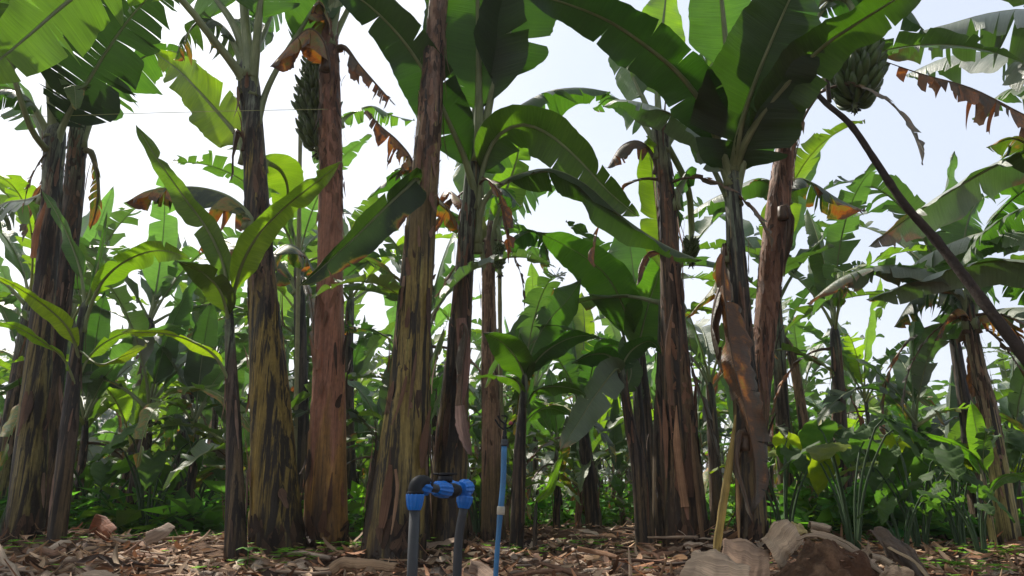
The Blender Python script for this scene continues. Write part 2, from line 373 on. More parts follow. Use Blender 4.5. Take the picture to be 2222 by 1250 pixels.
# ------------------------------------------------------------------ banana leaf
def prof(q):
    a = math.sin(math.pi / 2 * min(q / .22, 1)) ** .75
    b = max(0, 1 - (max(0, q - .25) / .75) ** 2.7) ** .75
    return a * b * (1 - .12 * q)
DOWN = Vector((0, 0, -1))
def leaf_parts(curve_pts, width, sidefn, s0=.2, roll=0, twist=0, fold=12, curl=10, hang=0, tears=6, td=.6, gap=.12, dry=0, edge=.15,
               tip=.2, wave=.02, seed=0, nseg=46, m=6, r0=.03, r1=.014, slant=.18, ragged=.05, loss=0, asym=(1, 1), base_dry=0):
    rnd = random.Random(seed)
    C, L = catmull(curve_pts, nseg + 1)
    Ts = []; Ss = []; Ns = []
    for i in range(nseg + 1):
        T = (C[min(i + 1, nseg)] - C[max(i - 1, 0)]).normalized()
        S = sidefn(C[i], T); S = (S - T * S.dot(T)).normalized(); N = S.cross(T)
        if N.length < .5: N = Vector((0, 0, 1))
        an = R(roll + twist * (i / nseg)); M = Matrix.Rotation(an, 3, T)
        Ts.append(T); Ss.append(M @ S); Ns.append(M @ N)
    def at(u):
        u = min(max(u, 0), 1) * nseg; i = min(int(u), nseg - 1); t = u - i
        return C[i].lerp(C[i + 1], t), Ts[i].lerp(Ts[i + 1], t).normalized(), Ss[i].lerp(Ss[i + 1], t).normalized(), Ns[i].lerp(Ns[i + 1], t).normalized()
    mb = MB(); Lb = L * (1 - s0)
    ph = rnd.random() * 50
    for si, sg in enumerate((1, -1)):
        cuts = sorted(min(.985, max(.02, rnd.random())) for _ in range(int(tears * rnd.uniform(.75, 1.25) + .5)))
        b = [0] + [c for i, c in enumerate(cuts) if i == 0 or c - cuts[i - 1] > .012] + [1]
        for k in range(len(b) - 1):
            qa, qb = b[k], b[k + 1]
            if qb - qa < .004: continue
            if rnd.random() < (loss or (.07 if tears > 12 else 0)): continue
            nc = max(2, int((qb - qa) * nseg * (1 - s0) * 1.25 + .5)); qc = (qa + qb) / 2
            dl = rnd.gauss(0, 1) * (20 if tears > 3 else 4); sl = rnd.gauss(0, .16) if tears > 5 else 0; t0 = 1 - min(1, td * rnd.uniform(.6, 1.35)); slide = rnd.gauss(0, .05) * td
            hg = hang * rnd.uniform(.75, 1.2); cut = 1 - rnd.random() * ragged * 2; sc = rnd.uniform(-.5, 1) * curl * .4
            sd_ = rnd.uniform(-.12, .16) if tears > 8 and dry > .04 else 0
            if tears > 5: cut *= rnd.uniform(.45, 1.1) if dry > .4 else rnd.uniform(.84, 1.04)
            if dry > .4: dl += rnd.gauss(0, 16)
            grid = []
            for i in range(nc + 1):
                q = lerp(qa, qb, i / nc); c, T, S, N = at(s0 + q * (1 - s0))
                hw = width / 2 * prof(q) * asym[si] * (1 + .08 * noise.noise(Vector((q * 7, ph, sg * 5)))) * (1 + ragged * (noise.noise(Vector((q * 30, ph, sg)))))
                if tears > 3: hw *= cut * (1 + sl * (2 * i / nc - 1))
                row = []; pos = c.copy(); ang = R(fold)
                for j in range(m + 1):
                    t = j / m
                    if j:
                        f = max(0, (t - t0) / max(.05, 1 - t0)) if t0 < 1 else 0
                        ang = R(fold + (curl + sc) * t + dl * f)
                        d = S * (sg * math.cos(ang)) - N * math.sin(ang)
                        g_ = min(.97, hg * (t ** .55))
                        if g_ > 0: d = (d * (1 - g_) + (DOWN + T * (.15 * dl / 14)) * g_).normalized()
                        d = (d + T * (slant + slide * f)).normalized()
                        pos = pos + d * (hw / m)
                        if t0 < 1: pos = pos - T * ((q - qc) * Lb * gap * (.5 if tears > 9 else 1) * (1 if i in (0, nc) else .8) * (1 / m) * (1 + f) * (1 if t > t0 else 0))
                    pp = pos + N * (wave * t * t * (math.sin(q * Lb * 9 + ph + sg) + .6 * math.sin(q * Lb * 21 + ph * 2)) + .12 * wave * math.sin(q * Lb * 60) * t)
                    dn = noise.noise(Vector((q * 4 + ph, sg * t * 2, 3.1)))
                    dv = dry + sd_ + edge * (t ** 3.5) * max(0, .25 + 2.6 * noise.noise(Vector((q * 5 + ph, sg * 3, 9.1)))) + tip * (q ** 5) + base_dry * (1 - q) + .12 * dn * (1 if dry > .05 else .3)
                    row.append(mb.add(pp, (.5 + .5 * sg * t, q * Lb), max(0, min(1, dv))))
                grid.append(row)
            for i in range(nc):
                for j in range(m):
                    f4 = (grid[i][j], grid[i][j + 1], grid[i + 1][j + 1], grid[i + 1][j])
                    mb.face(f4 if sg < 0 else f4[::-1])
    rb = MB()
    rr = []
    for i in range(nseg + 1):
        u = i / nseg
        rr.append((r1 + (r0 - r1) * math.exp(-u * L / .22)) * (1 if u < s0 else 1 - .85 * ((u - s0) / (1 - s0)) ** .9))
    off = [C[i] - Ns[i] * rr[i] * .6 for i in range(nseg + 1)]
    tube(rb, off[::2] if nseg % 2 == 0 else off, rr[::2] if nseg % 2 == 0 else rr, 7, 0, True, .8, a=min(1, dry * 1.2 + base_dry * .6))
    return mb, rb

# generic leaf pool ------------------------------------------------------
def arc(L, e0, e1, n=7, k=1.3, side=0.0):
    pts = [Vector((0, 0, 0))]; st = L / (n - 1)
    for i in range(1, n):
        t = (i - .5) / (n - 1); e = R(lerp(e0, e1, t ** k)); a = side * t
        pts.append(pts[-1] + Vector((math.cos(e) * math.cos(a), math.cos(e) * math.sin(a), math.sin(e))) * st)
    return pts
POOL = {}
def sideY(c, T): return Vector((0, 1, 0))
def make_pool():
    rnd = random.Random(5)
    spec = {
        'upright': [dict(L=2.0, e0=86, e1=70, width=.42, fold=-28, curl=-6, tears=1, td=.3, wave=.012, edge=.05, tip=.05),
                    dict(L=2.1, e0=84, e1=55, width=.52, fold=-18, curl=8, tears=2, td=.6, wave=.02, edge=.05, tip=.1),
                    dict(L=1.7, e0=85, e1=64, width=.48, fold=-20, curl=0, tears=1, td=.4, wave=.025, edge=.08, tip=.1)],
        'arch': [dict(L=2.4, e0=74, e1=-12, width=.5, fold=16, curl=26, tears=14, td=.8, hang=.15, wave=.02),
                 dict(L=2.3, e0=68, e1=-28, width=.5, fold=22, curl=24, tears=24, td=.9, hang=.3, wave=.02),
                 dict(L=2.5, e0=66, e1=-5, width=.52, fold=8, curl=24, tears=9, td=.7, hang=.1, wave=.03),
                 dict(L=2.2, e0=72, e1=-35, width=.52, fold=30, curl=20, tears=24, td=.95, hang=.4, wave=.02, edge=.3),
                 dict(L=2.0, e0=76, e1=12, width=.5, fold=2, curl=18, tears=2, td=.5, hang=.05, wave=.03),
                 dict(L=2.3, e0=70, e1=-20, width=.48, fold=10, curl=30, tears=20, td=.9, hang=.2, wave=.02),
                 dict(L=2.1, e0=64, e1=0, width=.5, fold=4, curl=14, tears=7, td=.6, hang=.05, wave=.035)],
        'droop': [dict(L=2.2, e0=42, e1=-70, width=.48, fold=30, curl=30, tears=20, td=.95, hang=.55, dry=.12, edge=.4, k=.9),
                  dict(L=2.3, e0=50, e1=-55, width=.5, fold=34, curl=30, tears=28, td=1, hang=.6, dry=.06, edge=.4, k=.9),
                  dict(L=2.1, e0=36, e1=-60, width=.5, fold=20, curl=30, tears=10, td=.9, hang=.45, dry=.1, edge=.3, k=.9),
                  dict(L=2.1, e0=48, e1=-48, width=.48, fold=26, curl=26, tears=12, td=.8, hang=.4, edge=.25, k=.9)],
        'dead': [dict(L=1.9, e0=18, e1=-88, width=.40, fold=45, curl=30, tears=26, td=1, hang=.75, dry=.75, edge=.3, loss=.25, k=.45, ragged=.25),
                 dict(L=1.6, e0=5, e1=-88, width=.32, fold=50, curl=40, tears=18, td=1, hang=.8, dry=.8, edge=.3, loss=.2, k=.35, ragged=.3),
                 dict(L=2.0, e0=30, e1=-86, width=.44, fold=40, curl=30, tears=14, td=1, hang=.7, dry=.58, edge=.4, loss=.1, k=.5, ragged=.2)],
    }
    for kind, lst in spec.items():
        POOL[kind] = []
        for n, d in enumerate(lst):
            for lod in (0, 1):
                d2 = dict(d); Ln = d2.pop('L'); e0 = d2.pop('e0'); e1 = d2.pop('e1'); kk = d2.pop('k', 1.3)
                d2['width'] *= .88; d2.setdefault('s0', .16); pts = arc(Ln, e0, e1, k=kk, side=.35 * (-1) ** n)
                if lod: d2['tears'] = int(d2['tears'] * .8)
                mb, rb = leaf_parts(pts, sidefn=sideY, seed=11 * n + hash_s(kind), nseg=34 if not lod else 18, m=5 if not lod else 3, **d2)
                base = len(mb.v)
                for i in range(len(rb.v)): mb.add(rb.v[i], rb.uv[i], rb.a[i], rb.c[i])
                for f in rb.f: mb.face([i + base for i in f], 1)
                POOL[kind].append(mb.mesh('leaf_' + kind, [LEAF, RIB])) if not lod else POOL.setdefault(kind + '1', []).append(mb.mesh('leaf_far_' + kind, [LEAF, RIB]))
def hash_s(s): return sum(ord(c) * (i + 3) for i, c in enumerate(s)) % 997
make_pool()
TINTS = [(1, 1, 1), (.8, .95, 1.1), (1.25, 1.15, .9), (.7, .8, .9), (1.5, 1.35, 1.0), (1.2, 1.2, 1.7), (1.4, 1.4, 1.9), (.6, .65, .7), (1.9, 1.6, .8)]
def auto_leaves(root, crown, n, sc, seed, lod=0, kinds=None, dead=1, az0=None):
    rnd = random.Random(seed); a = rnd.random() * 6.28 if az0 is None else az0
    sfx = '1' if lod else ''
    seq = kinds or (['upright'] + ['arch'] * max(1, n - 3 - dead) + ['droop'] * 2 + ['dead'] * dead)
    for i, k in enumerate(seq):
        me = rnd.choice(POOL[k + sfx]); o = link('leaf', me, root)
        o.location = Vector(crown) - Vector(root.location) + Vector((0, 0, -.05 - (.10 * sc * i / len(seq)) - (.12 if k == 'dead' else 0)))
        a += 2.4 + rnd.uniform(-.4, .4)
        o.rotation_euler = (rnd.uniform(-.12, .12), rnd.uniform(-.12, .12), a); s = sc * rnd.uniform(.85, 1.1)
        if k == 'dead': s *= .85
        o.scale = (s, s, s * rnd.uniform(.9, 1.1)); t = rnd.choice(TINTS); f = rnd.uniform(.85, 1.15); o.color = (t[0] * f * 1.05, t[1] * f * 1.05, t[2] * f * 1.05, 1 - max(0, rnd.uniform(-.25, .6)))

# ------------------------------------------------------------------ stems
FL_TONES = [(.26, .15, .105), (.20, .12, .08), (.12, .075, .055), (.30, .2, .15), (.06, .04, .03), (.22, .12, .075)]
def ribbon(mb, pts, wid, curl, outv, tone, m=4, t0=0.0, mi=0, crease=0):
    """a curved sheet along pts, bent across by curl (radians of the half width)"""
    rows = []; s = 0
    n = len(pts)
    for i, p in enumerate(pts):
        T = (pts[min(i + 1, n - 1)] - pts[max(i - 1, 0)]).normalized()
        o = outv[i] if isinstance(outv, list) else outv
        S = T.cross(o); S = S.normalized() if S.length > 1e-4 else Vector((1, 0, 0)); N = S.cross(T)
        if i: s += (p - pts[i - 1]).length
        w_ = wid[i] if isinstance(wid, list) else wid; cu = curl[i] if isinstance(curl, list) else curl
        row = []
        for j in range(m + 1):
            t = -1 + 2 * j / m; th = t * cu
            r = w_ / 2 / max(.05, abs(cu)); x = math.sin(th) * r if abs(cu) > .05 else t * w_ / 2; z = (math.cos(th) - 1) * r * (1 if cu >= 0 else -1) if abs(cu) > .05 else 0
            if cu < 0: x = -x
            z += -crease * abs(t) * w_ / 2
            row.append(mb.add(p + S * x + N * z, (j / m, s + t0), 0, tone))
        rows.append(row)
    for i in range(n - 1):
        for j in range(m): mb.face((rows[i][j], rows[i + 1][j], rows[i + 1][j + 1], rows[i][j + 1]), mi)
def stem(root, pts, rads, mat, seed=0, shag=None, tint=(1, 1, 1), flakes=10, ringn=32, step=.035, rough=1.0, name='trunk', flen=(.1, .32)):
    rnd = random.Random(seed); off = Vector(root.location)
    tot = sum((pts[i + 1] - pts[i]).length for i in range(len(pts) - 1)); n = max(12, int(tot / step))
    C, L = catmull(pts, n)
    # radii along arc length
    cum = [0]
    for i in range(len(pts) - 1): cum.append(cum[-1] + (pts[i + 1] - pts[i]).length)
    def rad(u):
        s = u * cum[-1]
        for i in range(len(cum) - 1):
            if s <= cum[i + 1] or i == len(cum) - 2:
                t = min(1, max(0, (s - cum[i]) / (cum[i + 1] - cum[i]))); return lerp(rads[i], rads[i + 1], t)
    mb = MB(); ph = rnd.random() * 40; rings = []
    for i, c in enumerate(C):
        u = i / (n - 1); T = (C[min(i + 1, n - 1)] - C[max(i - 1, 0)]).normalized()
        S = T.cross(Vector((0, 1, 0))).normalized(); N = S.cross(T); r = rad(u) * .93; ring = []; z = u * L
        for k in range(ringn):
            th = 2 * math.pi * k / ringn
            spiral = (th / (2 * math.pi) * 3 + z * .55 + ph) % 1
            saw = (spiral - .5) * .11
            sp2 = (th / (2 * math.pi) * 2 - z * .38 + ph * 1.7) % 1
            ns = noise.noise(Vector((math.cos(th) * 1.6, math.sin(th) * 1.6, z * 1.7 + ph))) * .07
            nf = noise.noise(Vector((math.cos(th) * 7, math.sin(th) * 7, z * 1.2 + ph))) * .035
            nr = noise.noise(Vector((math.cos(th) * 4, math.sin(th) * 4, z * 14 + ph))) * .025
            foot = r * (.42 * math.exp(-max(0, z - .1) / .09) * (noise.noise(Vector((math.cos(th) * 3, math.sin(th) * 3, z * 9 + ph))) * 1.3 + .6))
            rr = r * (1 + rough * (saw + (sp2 - .5) * .04 + ns + nf + nr) + foot)
            if u > .97: rr *= 1 - (u - .97) / .03 * .45
            ring.append(mb.add(c + S * (math.cos(th) * rr) + N * (math.sin(th) * rr), (k / ringn, z), u))
        rings.append(ring)
    for i in range(n - 1):
        for k in range(ringn): mb.face((rings[i][k], rings[i][(k + 1) % ringn], rings[i + 1][(k + 1) % ringn], rings[i + 1][k]))
    mb.face(rings[-1]); mb.face(rings[0][::-1])
    mats_ = mat
    if shag:        # papery scales of the old sheaths, part of the stem's own surface
        mats_ = [mat, FLAKE]
        for cnt, ua, ub, tones in shag:
            for _ in range(cnt):
                u = rnd.uniform(ua, ub); i = int(u * (n - 1)); r = rad(u) * .93; th = rnd.uniform(math.pi * .8, math.pi * 2.2); ln = rnd.uniform(.03, .12) * rnd.uniform(.6, 1.6); upw = rnd.random() < .6 or u * L < ln
                T = (C[min(i + 1, n - 1)] - C[max(i - 1, 0)]).normalized(); S = T.cross(Vector((0, 1, 0))).normalized(); N = S.cross(T); k = 4; ps = []; outs = []; dth = rnd.uniform(-.35, .35); peel = rnd.uniform(.0, .012)
                for q in range(k):
                    f = q / (k - 1); a = th + dth * f; o = S * math.cos(a) + N * math.sin(a); ps.append(C[i] + T * (f * ln * (1 if upw else -1)) + o * (r * 1.03 + peel * f * f)); outs.append(o)
                wv = rnd.uniform(.10, .5) * r
                ribbon(mb, ps, [wv * .6, wv, wv * .7, wv * rnd.uniform(.05, .4)], min(1, wv / r * .5), outs, rnd.choice(tones), 2, mi=1)
    t = link(name, mb.mesh(name, mats_, off), root, tint)
    if flakes:
        fb = MB()
        for _ in range(flakes):
            if ringn > 14: fb = MB()
            u = rnd.uniform(.06, .97); i = int(u * (n - 1)); r = rad(u); th = rnd.uniform(math.pi * .85, math.pi * 2.15)   # mostly seen side
            ln = rnd.uniform(*flen); upw = rnd.random() < .45 or u * L - ln < .2; k = 7; ps = []; outs = []; wv = rnd.uniform(.15, .6) * r; peel = rnd.uniform(.005, .04) * (1.5 if ln > .25 else 1)
            dth = rnd.uniform(-.25, .25)
            for q in range(k):
                f = q / (k - 1); zz = u + (f * ln * (1 if upw else -1)) / L; zz = min(.99, max(.0, zz)); ii = min(n - 1, int(zz * (n - 1) + .5))
                c = C[ii]; T = (C[min(ii + 1, n - 1)] - C[max(ii - 1, 0)]).normalized(); S = T.cross(Vector((0, 1, 0))).normalized(); N = S.cross(T)
                a = th + dth * f; o = S * math.cos(a) + N * math.sin(a)
                base = C[int(u * (n - 1))] + T * (f * ln * (1 if upw else -1))
                ps.append(base + o * (rad(zz) * (1.06) + .004 + peel * f ** 2.2)); outs.append(o)
            wl = [wv * min(1, .35 + q * .4) * (1 - .8 * (q / (k - 1)) ** 1.8) * rnd.uniform(.7, 1.2) for q in range(k)]
            ribbon(fb, ps, wl, [min(1.2, wv / r * .5) * (1 + .7 * q / k) for q in range(k)], outs, rnd.choice(FL_TONES), 3)
            if ringn > 14: link('dry_sheath', fb.mesh('dry_sheath', FLAKE, off), root, tint)
        if ringn <= 14:
            i0 = len(mb.v); mb.v += fb.v; mb.uv += fb.uv; mb.a += fb.a; mb.c += fb.c; mb.f += [tuple(q + i0 for q in f) for f in fb.f]; mb.m += [1] * len(fb.f)
            t.data = mb.mesh(name, [mat, FLAKE], off)
    return C

PAP = [(.30, .18, .12), (.24, .14, .095), (.17, .105, .07), (.36, .23, .17), (.10, .065, .045), (.21, .12, .08)]
DKS = [(.06, .04, .03), (.10, .06, .04), (.03, .02, .016), (.14, .085, .055)]
SHAG0 = [(26, .0, .06, DKS), (10, .1, .9, DKS)]
FT = (130, .0, .06, DKS)
SHAG = {'A': [FT, (40, .55, .95, DKS)], 'B': [FT, (150, .45, .98, DKS + PAP)], 'E': [FT, (60, .42, .8, DKS + PAP[:3])], 'F': [FT, (260, .62, .99, PAP), (30, .4, .62, [(.30, .18, .12), (.36, .23, .17)])], 'G': [FT, (220, .55, .97, PAP), (40, .2, .5, PAP)],
        'H': [FT, (90, .2, .75, DKS + PAP[:3])], 'I': [FT, (150, .3, .97, PAP)], 'K': [FT, (160, .25, .85, PAP + DKS)], 'M': [FT, (260, .3, .98, PAP)], 'L': [FT, (60, .2, .7, DKS)], 'O': [FT, (110, .35, .9, PAP)],
        'U': [(60, .1, .95, PAP)], 'K2': [FT, (50, .2, .9, DKS)]}
PL = {}
def plant(key, label, depth, pts, mat, lean=0, flakes=10, tint=(1, 1, 1), seed=0, ddep=0, group=None, ringn=32, rough=1, cat='banana plant', name='banana_plant', flen=(.1, .32), shag=None):
    """pts: photo pixel x, y, stem width; the first is the foot"""
    x0, y0, w0 = pts[0]; b = P(x0, y0, depth); b.z = gz(b.x, b.y)
    root = thing(name, label, cat, b, group)
    vs = []; rs = []; n = len(pts)
    for i, (x, y, wd) in enumerate(pts):
        D = depth + ddep * i / (n - 1); p = P(x, y, D)
        if i == 0: p = Vector((b.x, b.y, b.z - .12))
        vs.append(p); rs.append(wd * unit(x, y, D) / 2)
    C = stem(root, vs, rs, TM[mat], seed, SHAG.get(key, SHAG0), tint, flakes, ringn=ringn, rough=rough, flen=flen)
    PL[key] = dict(root=root, D=depth + ddep, top=vs[-1], C=C, px=x0)
    return root
def hleaf(key, pts, wd, roll=0, dd=0, s0=.2, tint=(1, 1, 1), seed=None, twist=0, r0=.032, r1=.014, label=None, dd0=0, sky_sheen=0, **kw):
    p = PL[key]; D = p['D']; n = len(pts)
    vs = [P(x, y, D + dd0 + (dd - dd0) * (i / (n - 1)) ** 1.0) for i, (x, y) in enumerate(pts)]
    vs.insert(0, vs[0] + Vector((0, 0, -.10)))
    mid = pts[n // 2]; W = wd * unit(mid[0], mid[1], D + dd / 2)
    def view_side(c, T):
        V = (c - Vector((0, 0, H))).normalized(); return T.cross(V)
    # choose the sign of the roll that puts the upper face of the leaf up
    i = n // 2; T = (vs[min(i + 1, n - 1)] - vs[i - 1]).normalized(); S = view_side(vs[i], T); S = (S - T * S.dot(T)).normalized(); N = S.cross(T)
    a = (Matrix.Rotation(R(roll), 3, T) @ N).z; b = (Matrix.Rotation(R(-roll), 3, T) @ N).z
    flip = 0
    rl = roll if (a >= b or roll < 0) else -roll
    if (Matrix.Rotation(R(rl), 3, T) @ N).z < -.05 and roll >= 0: rl += 180
    seed = seed if seed is not None else hash_s(str(pts))
    if r0 >= .025: r0 *= 1.3; r1 *= 1.35
    mb, rb = leaf_parts(vs, W, view_side, s0=s0, roll=rl, twist=twist, seed=seed, r0=r0, r1=r1, **kw)
    off = Vector(p['root'].location)
    lo = link('leaf', mb.mesh('leaf', LEAF, off), p['root'], tint, sky_sheen)
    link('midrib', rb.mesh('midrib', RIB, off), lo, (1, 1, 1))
    if label: lo['label'] = label
    return lo

# ================================================================== the plants that stand out in the photograph
GR = 'banana plants of the front row'
plant('A', 'mossy banana plant at the left edge with pale leaf bases fanning from its top', 5.0,
      [(56, 1150, 84), (80, 836, 58), (99, 600, 45), (107, 500, 46), (113, 400, 42), (120, 310, 46), (122, 262, 42)], 'mossy', seed=1, flakes=14)
plant('B', 'slimmer dark banana plant just behind and right of the mossy one', 5.4,
      [(116, 1150, 46), (122, 836, 32), (142, 600, 38), (151, 500, 42), (161, 400, 42), (170, 290, 38), (175, 240, 30)], 'dark', seed=2, flakes=22, flen=(.1, .4))
plant('C', 'young thin banana plant with one rolled leaf, beside the thick stems on the left', 4.7,
      [(128, 1150, 40), (150, 930, 40), (164, 780, 26), (178, 690, 20), (186, 650, 15)], 'dark', seed=3, flakes=5, ringn=20)
plant('D', 'young dark stemmed banana plant leaning left with two long leaves crossing in a V', 4.3,
      [(520, 1175, 52), (508, 950, 36), (502, 800, 27), (498, 700, 20), (497, 650, 16)], 'dark', seed=4, flakes=8, ringn=24)
plant('E', 'thick yellow and black streaked banana plant with grey green top left of the pinkish one', 4.6,
      [(608, 1185, 128), (592, 1000, 102), (578, 760, 78), (566, 560, 60), (555, 400, 52), (546, 250, 46), (540, 190, 50), (536, 120, 36)], 'ochre', seed=5, flakes=20, tint=(1, 1, 1))
plant('F', 'straight pinkish stemmed banana plant with a long fruit bunch near its top', 4.8,
      [(708, 1195, 104), (710, 1000, 88), (713, 760, 70), (717, 560, 58), (718, 400, 54), (716, 220, 48), (715, 90, 40), (716, 40, 30)], 'pink', tint=(1.12, .93, .85), seed=6, flakes=34, flen=(.08, .25))
plant('G', 'massive leaning banana plant, yellow below and peeling brown above, behind the pipe elbow', 4.25,
      [(852, 1195, 150), (868, 1040, 125), (888, 830, 92), (903, 640, 78), (917, 450, 66), (930, 280, 58), (942, 120, 46), (952, 0, 42), (960, -90, 38)], 'ochrepeel', seed=7, flakes=30, flen=(.1, .4))
plant('G2', 'narrow black banana stem pressed against the right side of the massive leaning plant', 4.5,
      [(905, 1180, 62), (912, 1000, 40), (918, 830, 34), (920, 700, 24)], 'dark', seed=8, flakes=2, tint=(.5, .5, .5), ringn=20)
plant('H', 'banana plant with a mottled stem and a giant upright leaf, behind the pipe fittings', 4.65,
      [(962, 1190, 112), (975, 1030, 84), (990, 820, 60), (1005, 620, 44), (1018, 460, 38), (1030, 330, 34), (1036, 260, 32), (1038, 210, 26)], 'green', seed=9, flakes=18, flen=(.1, .4))
plant('I', 'brown banana plant behind the blue sprinkler pipe with a small fruit bunch under its crown', 6.4,
      [(1072, 1140, 58), (1066, 950, 44), (1062, 740, 36), (1060, 600, 30), (1063, 520, 26), (1066, 480, 20)], 'peel', seed=10, flakes=18)
plant('J', 'young banana plant with broad clean leaves just right of the blue sprinkler pipe', 5.4,
      [(1118, 1150, 36), (1128, 980, 28), (1136, 860, 18), (1140, 800, 13)], 'dark', seed=11, flakes=3, ringn=20)
plant('K', 'dark split banana plant with a pale bare strip on its stem, right of centre', 4.8,
      [(1492, 1200, 112), (1480, 1000, 84), (1466, 780, 62), (1456, 600, 48), (1445, 440, 42), (1437, 330, 36), (1434, 285, 42), (1434, 250, 30)], 'dark', seed=12, flakes=26, tint=(1.25, 1.15, 1.05), flen=(.15, .5))
plant('K2', 'dark upright banana plant half hidden behind the split stem right of centre', 5.5,
      [(1436, 1150, 50), (1438, 960, 44), (1440, 780, 34), (1442, 640, 26)], 'dark', seed=13, flakes=6, ringn=20)
plant('L', 'banana plant with a huge dark leaf, its stem wrapped by a long hanging dead leaf', 4.55,
      [(1632, 1195, 78), (1626, 1000, 66), (1614, 780, 52), (1600, 600, 46), (1592, 450, 38), (1588, 360, 40), (1588, 320, 30)], 'green', seed=14, flakes=14, flen=(.15, .4))
plant('M', 'leaning banana plant with peeling red brown stem and big fruit bunch at top right', 5.0,
      [(1618, 1180, 56), (1640, 960, 50), (1654, 780, 50), (1672, 600, 54), (1690, 430, 50), (1708, 300, 42), (1728, 190, 37), (1745, 90, 34), (1752, 40, 28)], 'peel', tint=(.8, .66, .6), seed=15, flakes=40, flen=(.08, .3))
plant('N', 'thin dark leaning banana plant with a grey leaf hanging at its top', 5.3,
      [(1402, 1185, 48), (1388, 1030, 36), (1368, 930, 26), (1352, 830, 20), (1345, 785, 14)], 'dark', seed=16, flakes=10, ringn=20)
plant('O', 'tan and black striped banana plant leaning left at the right edge, behind the prop pole', 5.9,
      [(2195, 1195, 48), (2172, 1050, 44), (2148, 900, 38), (2120, 780, 30), (2104, 690, 26), (2098, 640, 20)], 'sun', seed=17, flakes=16)
plant('Q', 'slender dark banana plant left of the tan striped one at the right edge', 7.4,
      [(2118, 1130, 34), (2096, 900, 30), (2075, 760, 24), (2062, 680, 20), (2058, 650, 16)], 'dark', seed=18, flakes=10, ringn=20)
plant('S', 'thin banana plant with a dark upper stem standing above the cocoyams', 7.0,
      [(1838, 1120, 42), (1826, 960, 32), (1818, 820, 27), (1812, 740, 24), (1810, 705, 18)], 'dark', seed=19, flakes=12, ringn=20)
plant('T', 'banana plant with a mottled green top just right of the leaning red brown stem', 7.2,
      [(1712, 1150, 42), (1700, 950, 34), (1692, 800, 30), (1686, 700, 28), (1684, 640, 22)], 'green', seed=20, flakes=12, ringn=20)
plant('U', 'thin reddish banana plant bent at the top, left of the cocoyams', 8.2,
      [(1772, 1130, 30), (1750, 960, 24), (1732, 840, 22), (1716, 765, 20), (1700, 730, 16)], 'peel', seed=21, flakes=8, ringn=16)
plant('V', 'slim banana plant with a pale upright shoot, between mossy and young leaning stems', 7.8,
      [(302, 1150, 46), (312, 950, 34), (320, 800, 26), (324, 720, 24), (326, 690, 18)], 'dark', seed=22, flakes=8, ringn=20)
plant('W', 'slim dark banana plant with a spotted yellow leaf, left of the young leaning one', 8.6,
      [(380, 1140, 40), (398, 950, 32), (414, 800, 24), (424, 740, 18)], 'dark', seed=23, flakes=8, ringn=20)
plant('X', 'thin black stemmed banana plant between the streaked and the pinkish stems', 6.9,
      [(656, 1140, 46), (656, 950, 34), (652, 760, 28), (650, 620, 26), (648, 560, 20)], 'dark', seed=24, flakes=8, ringn=20, tint=(.75, .8, .85))
plant('Y', 'thin banana plant with a fan of leaf stalks just right of the pinkish stem', 8.8,
      [(764, 1130, 32), (758, 950, 26), (756, 780, 22), (758, 690, 20), (762, 640, 16)], 'dark', seed=25, flakes=6, ringn=20)
plant('Z', 'dark banana plant leaning right at the far left edge behind the mossy stem', 6.8,
      [(8, 1130, 70), (24, 950, 48), (44, 800, 36), (58, 700, 28), (64, 650, 22)], 'mossy', seed=26, flakes=10, ringn=24, tint=(.8, .85, .8))
plant('AA', 'short banana plant with fruit flower in the gap right of the blue sprinkler pipe', 7.6,
      [(1292, 1150, 42), (1278, 1040, 34), (1268, 950, 26), (1262, 900, 20)], 'dark', seed=27, flakes=6, ringn=20)
plant('AB', 'banana plant with a straight grey stem behind the thin leaning stem', 7.0,
      [(1412, 1150, 36), (1408, 980, 28), (1398, 850, 24), (1390, 760, 20), (1385, 720, 15)], 'dark', seed=28, flakes=6, ringn=20)
plant('AC', 'slim banana plant in the gap left of the huge leaf\'s stem', 7.0,
      [(1556, 1150, 36), (1550, 1000, 28), (1545, 900, 24), (1540, 830, 18)], 'dark', seed=29, flakes=5, ringn=20)
plant('AD', 'broad leaved young banana plant in the centre gap left of the split stem', 5.9,
      [(1392, 1160, 34), (1388, 950, 26), (1380, 800, 20), (1375, 740, 16)], 'green', seed=30, flakes=3, ringn=20)
plant('AE', 'young banana plant with a bright upright leaf beside the tan striped stem', 5.2,
      [(2155, 1180, 20), (2140, 1080, 14), (2130, 1010, 10)], 'sun', seed=31, flakes=0, ringn=16)
plant('AF', 'banana plant beyond the right edge, its pale torn leaves reaching in at the top right', 4.9,
      [(2420, 1200, 110), (2410, 900, 80), (2400, 500, 60), (2395, 200, 50)], 'green', seed=32, flakes=6)
plant('AG', 'small banana sucker with a yellow green blade at the foot of the fruit flower plant', 5.6,
      [(1160, 1160, 12), (1162, 1120, 9), (1165, 1085, 7)], 'green', seed=33, flakes=0, ringn=12)

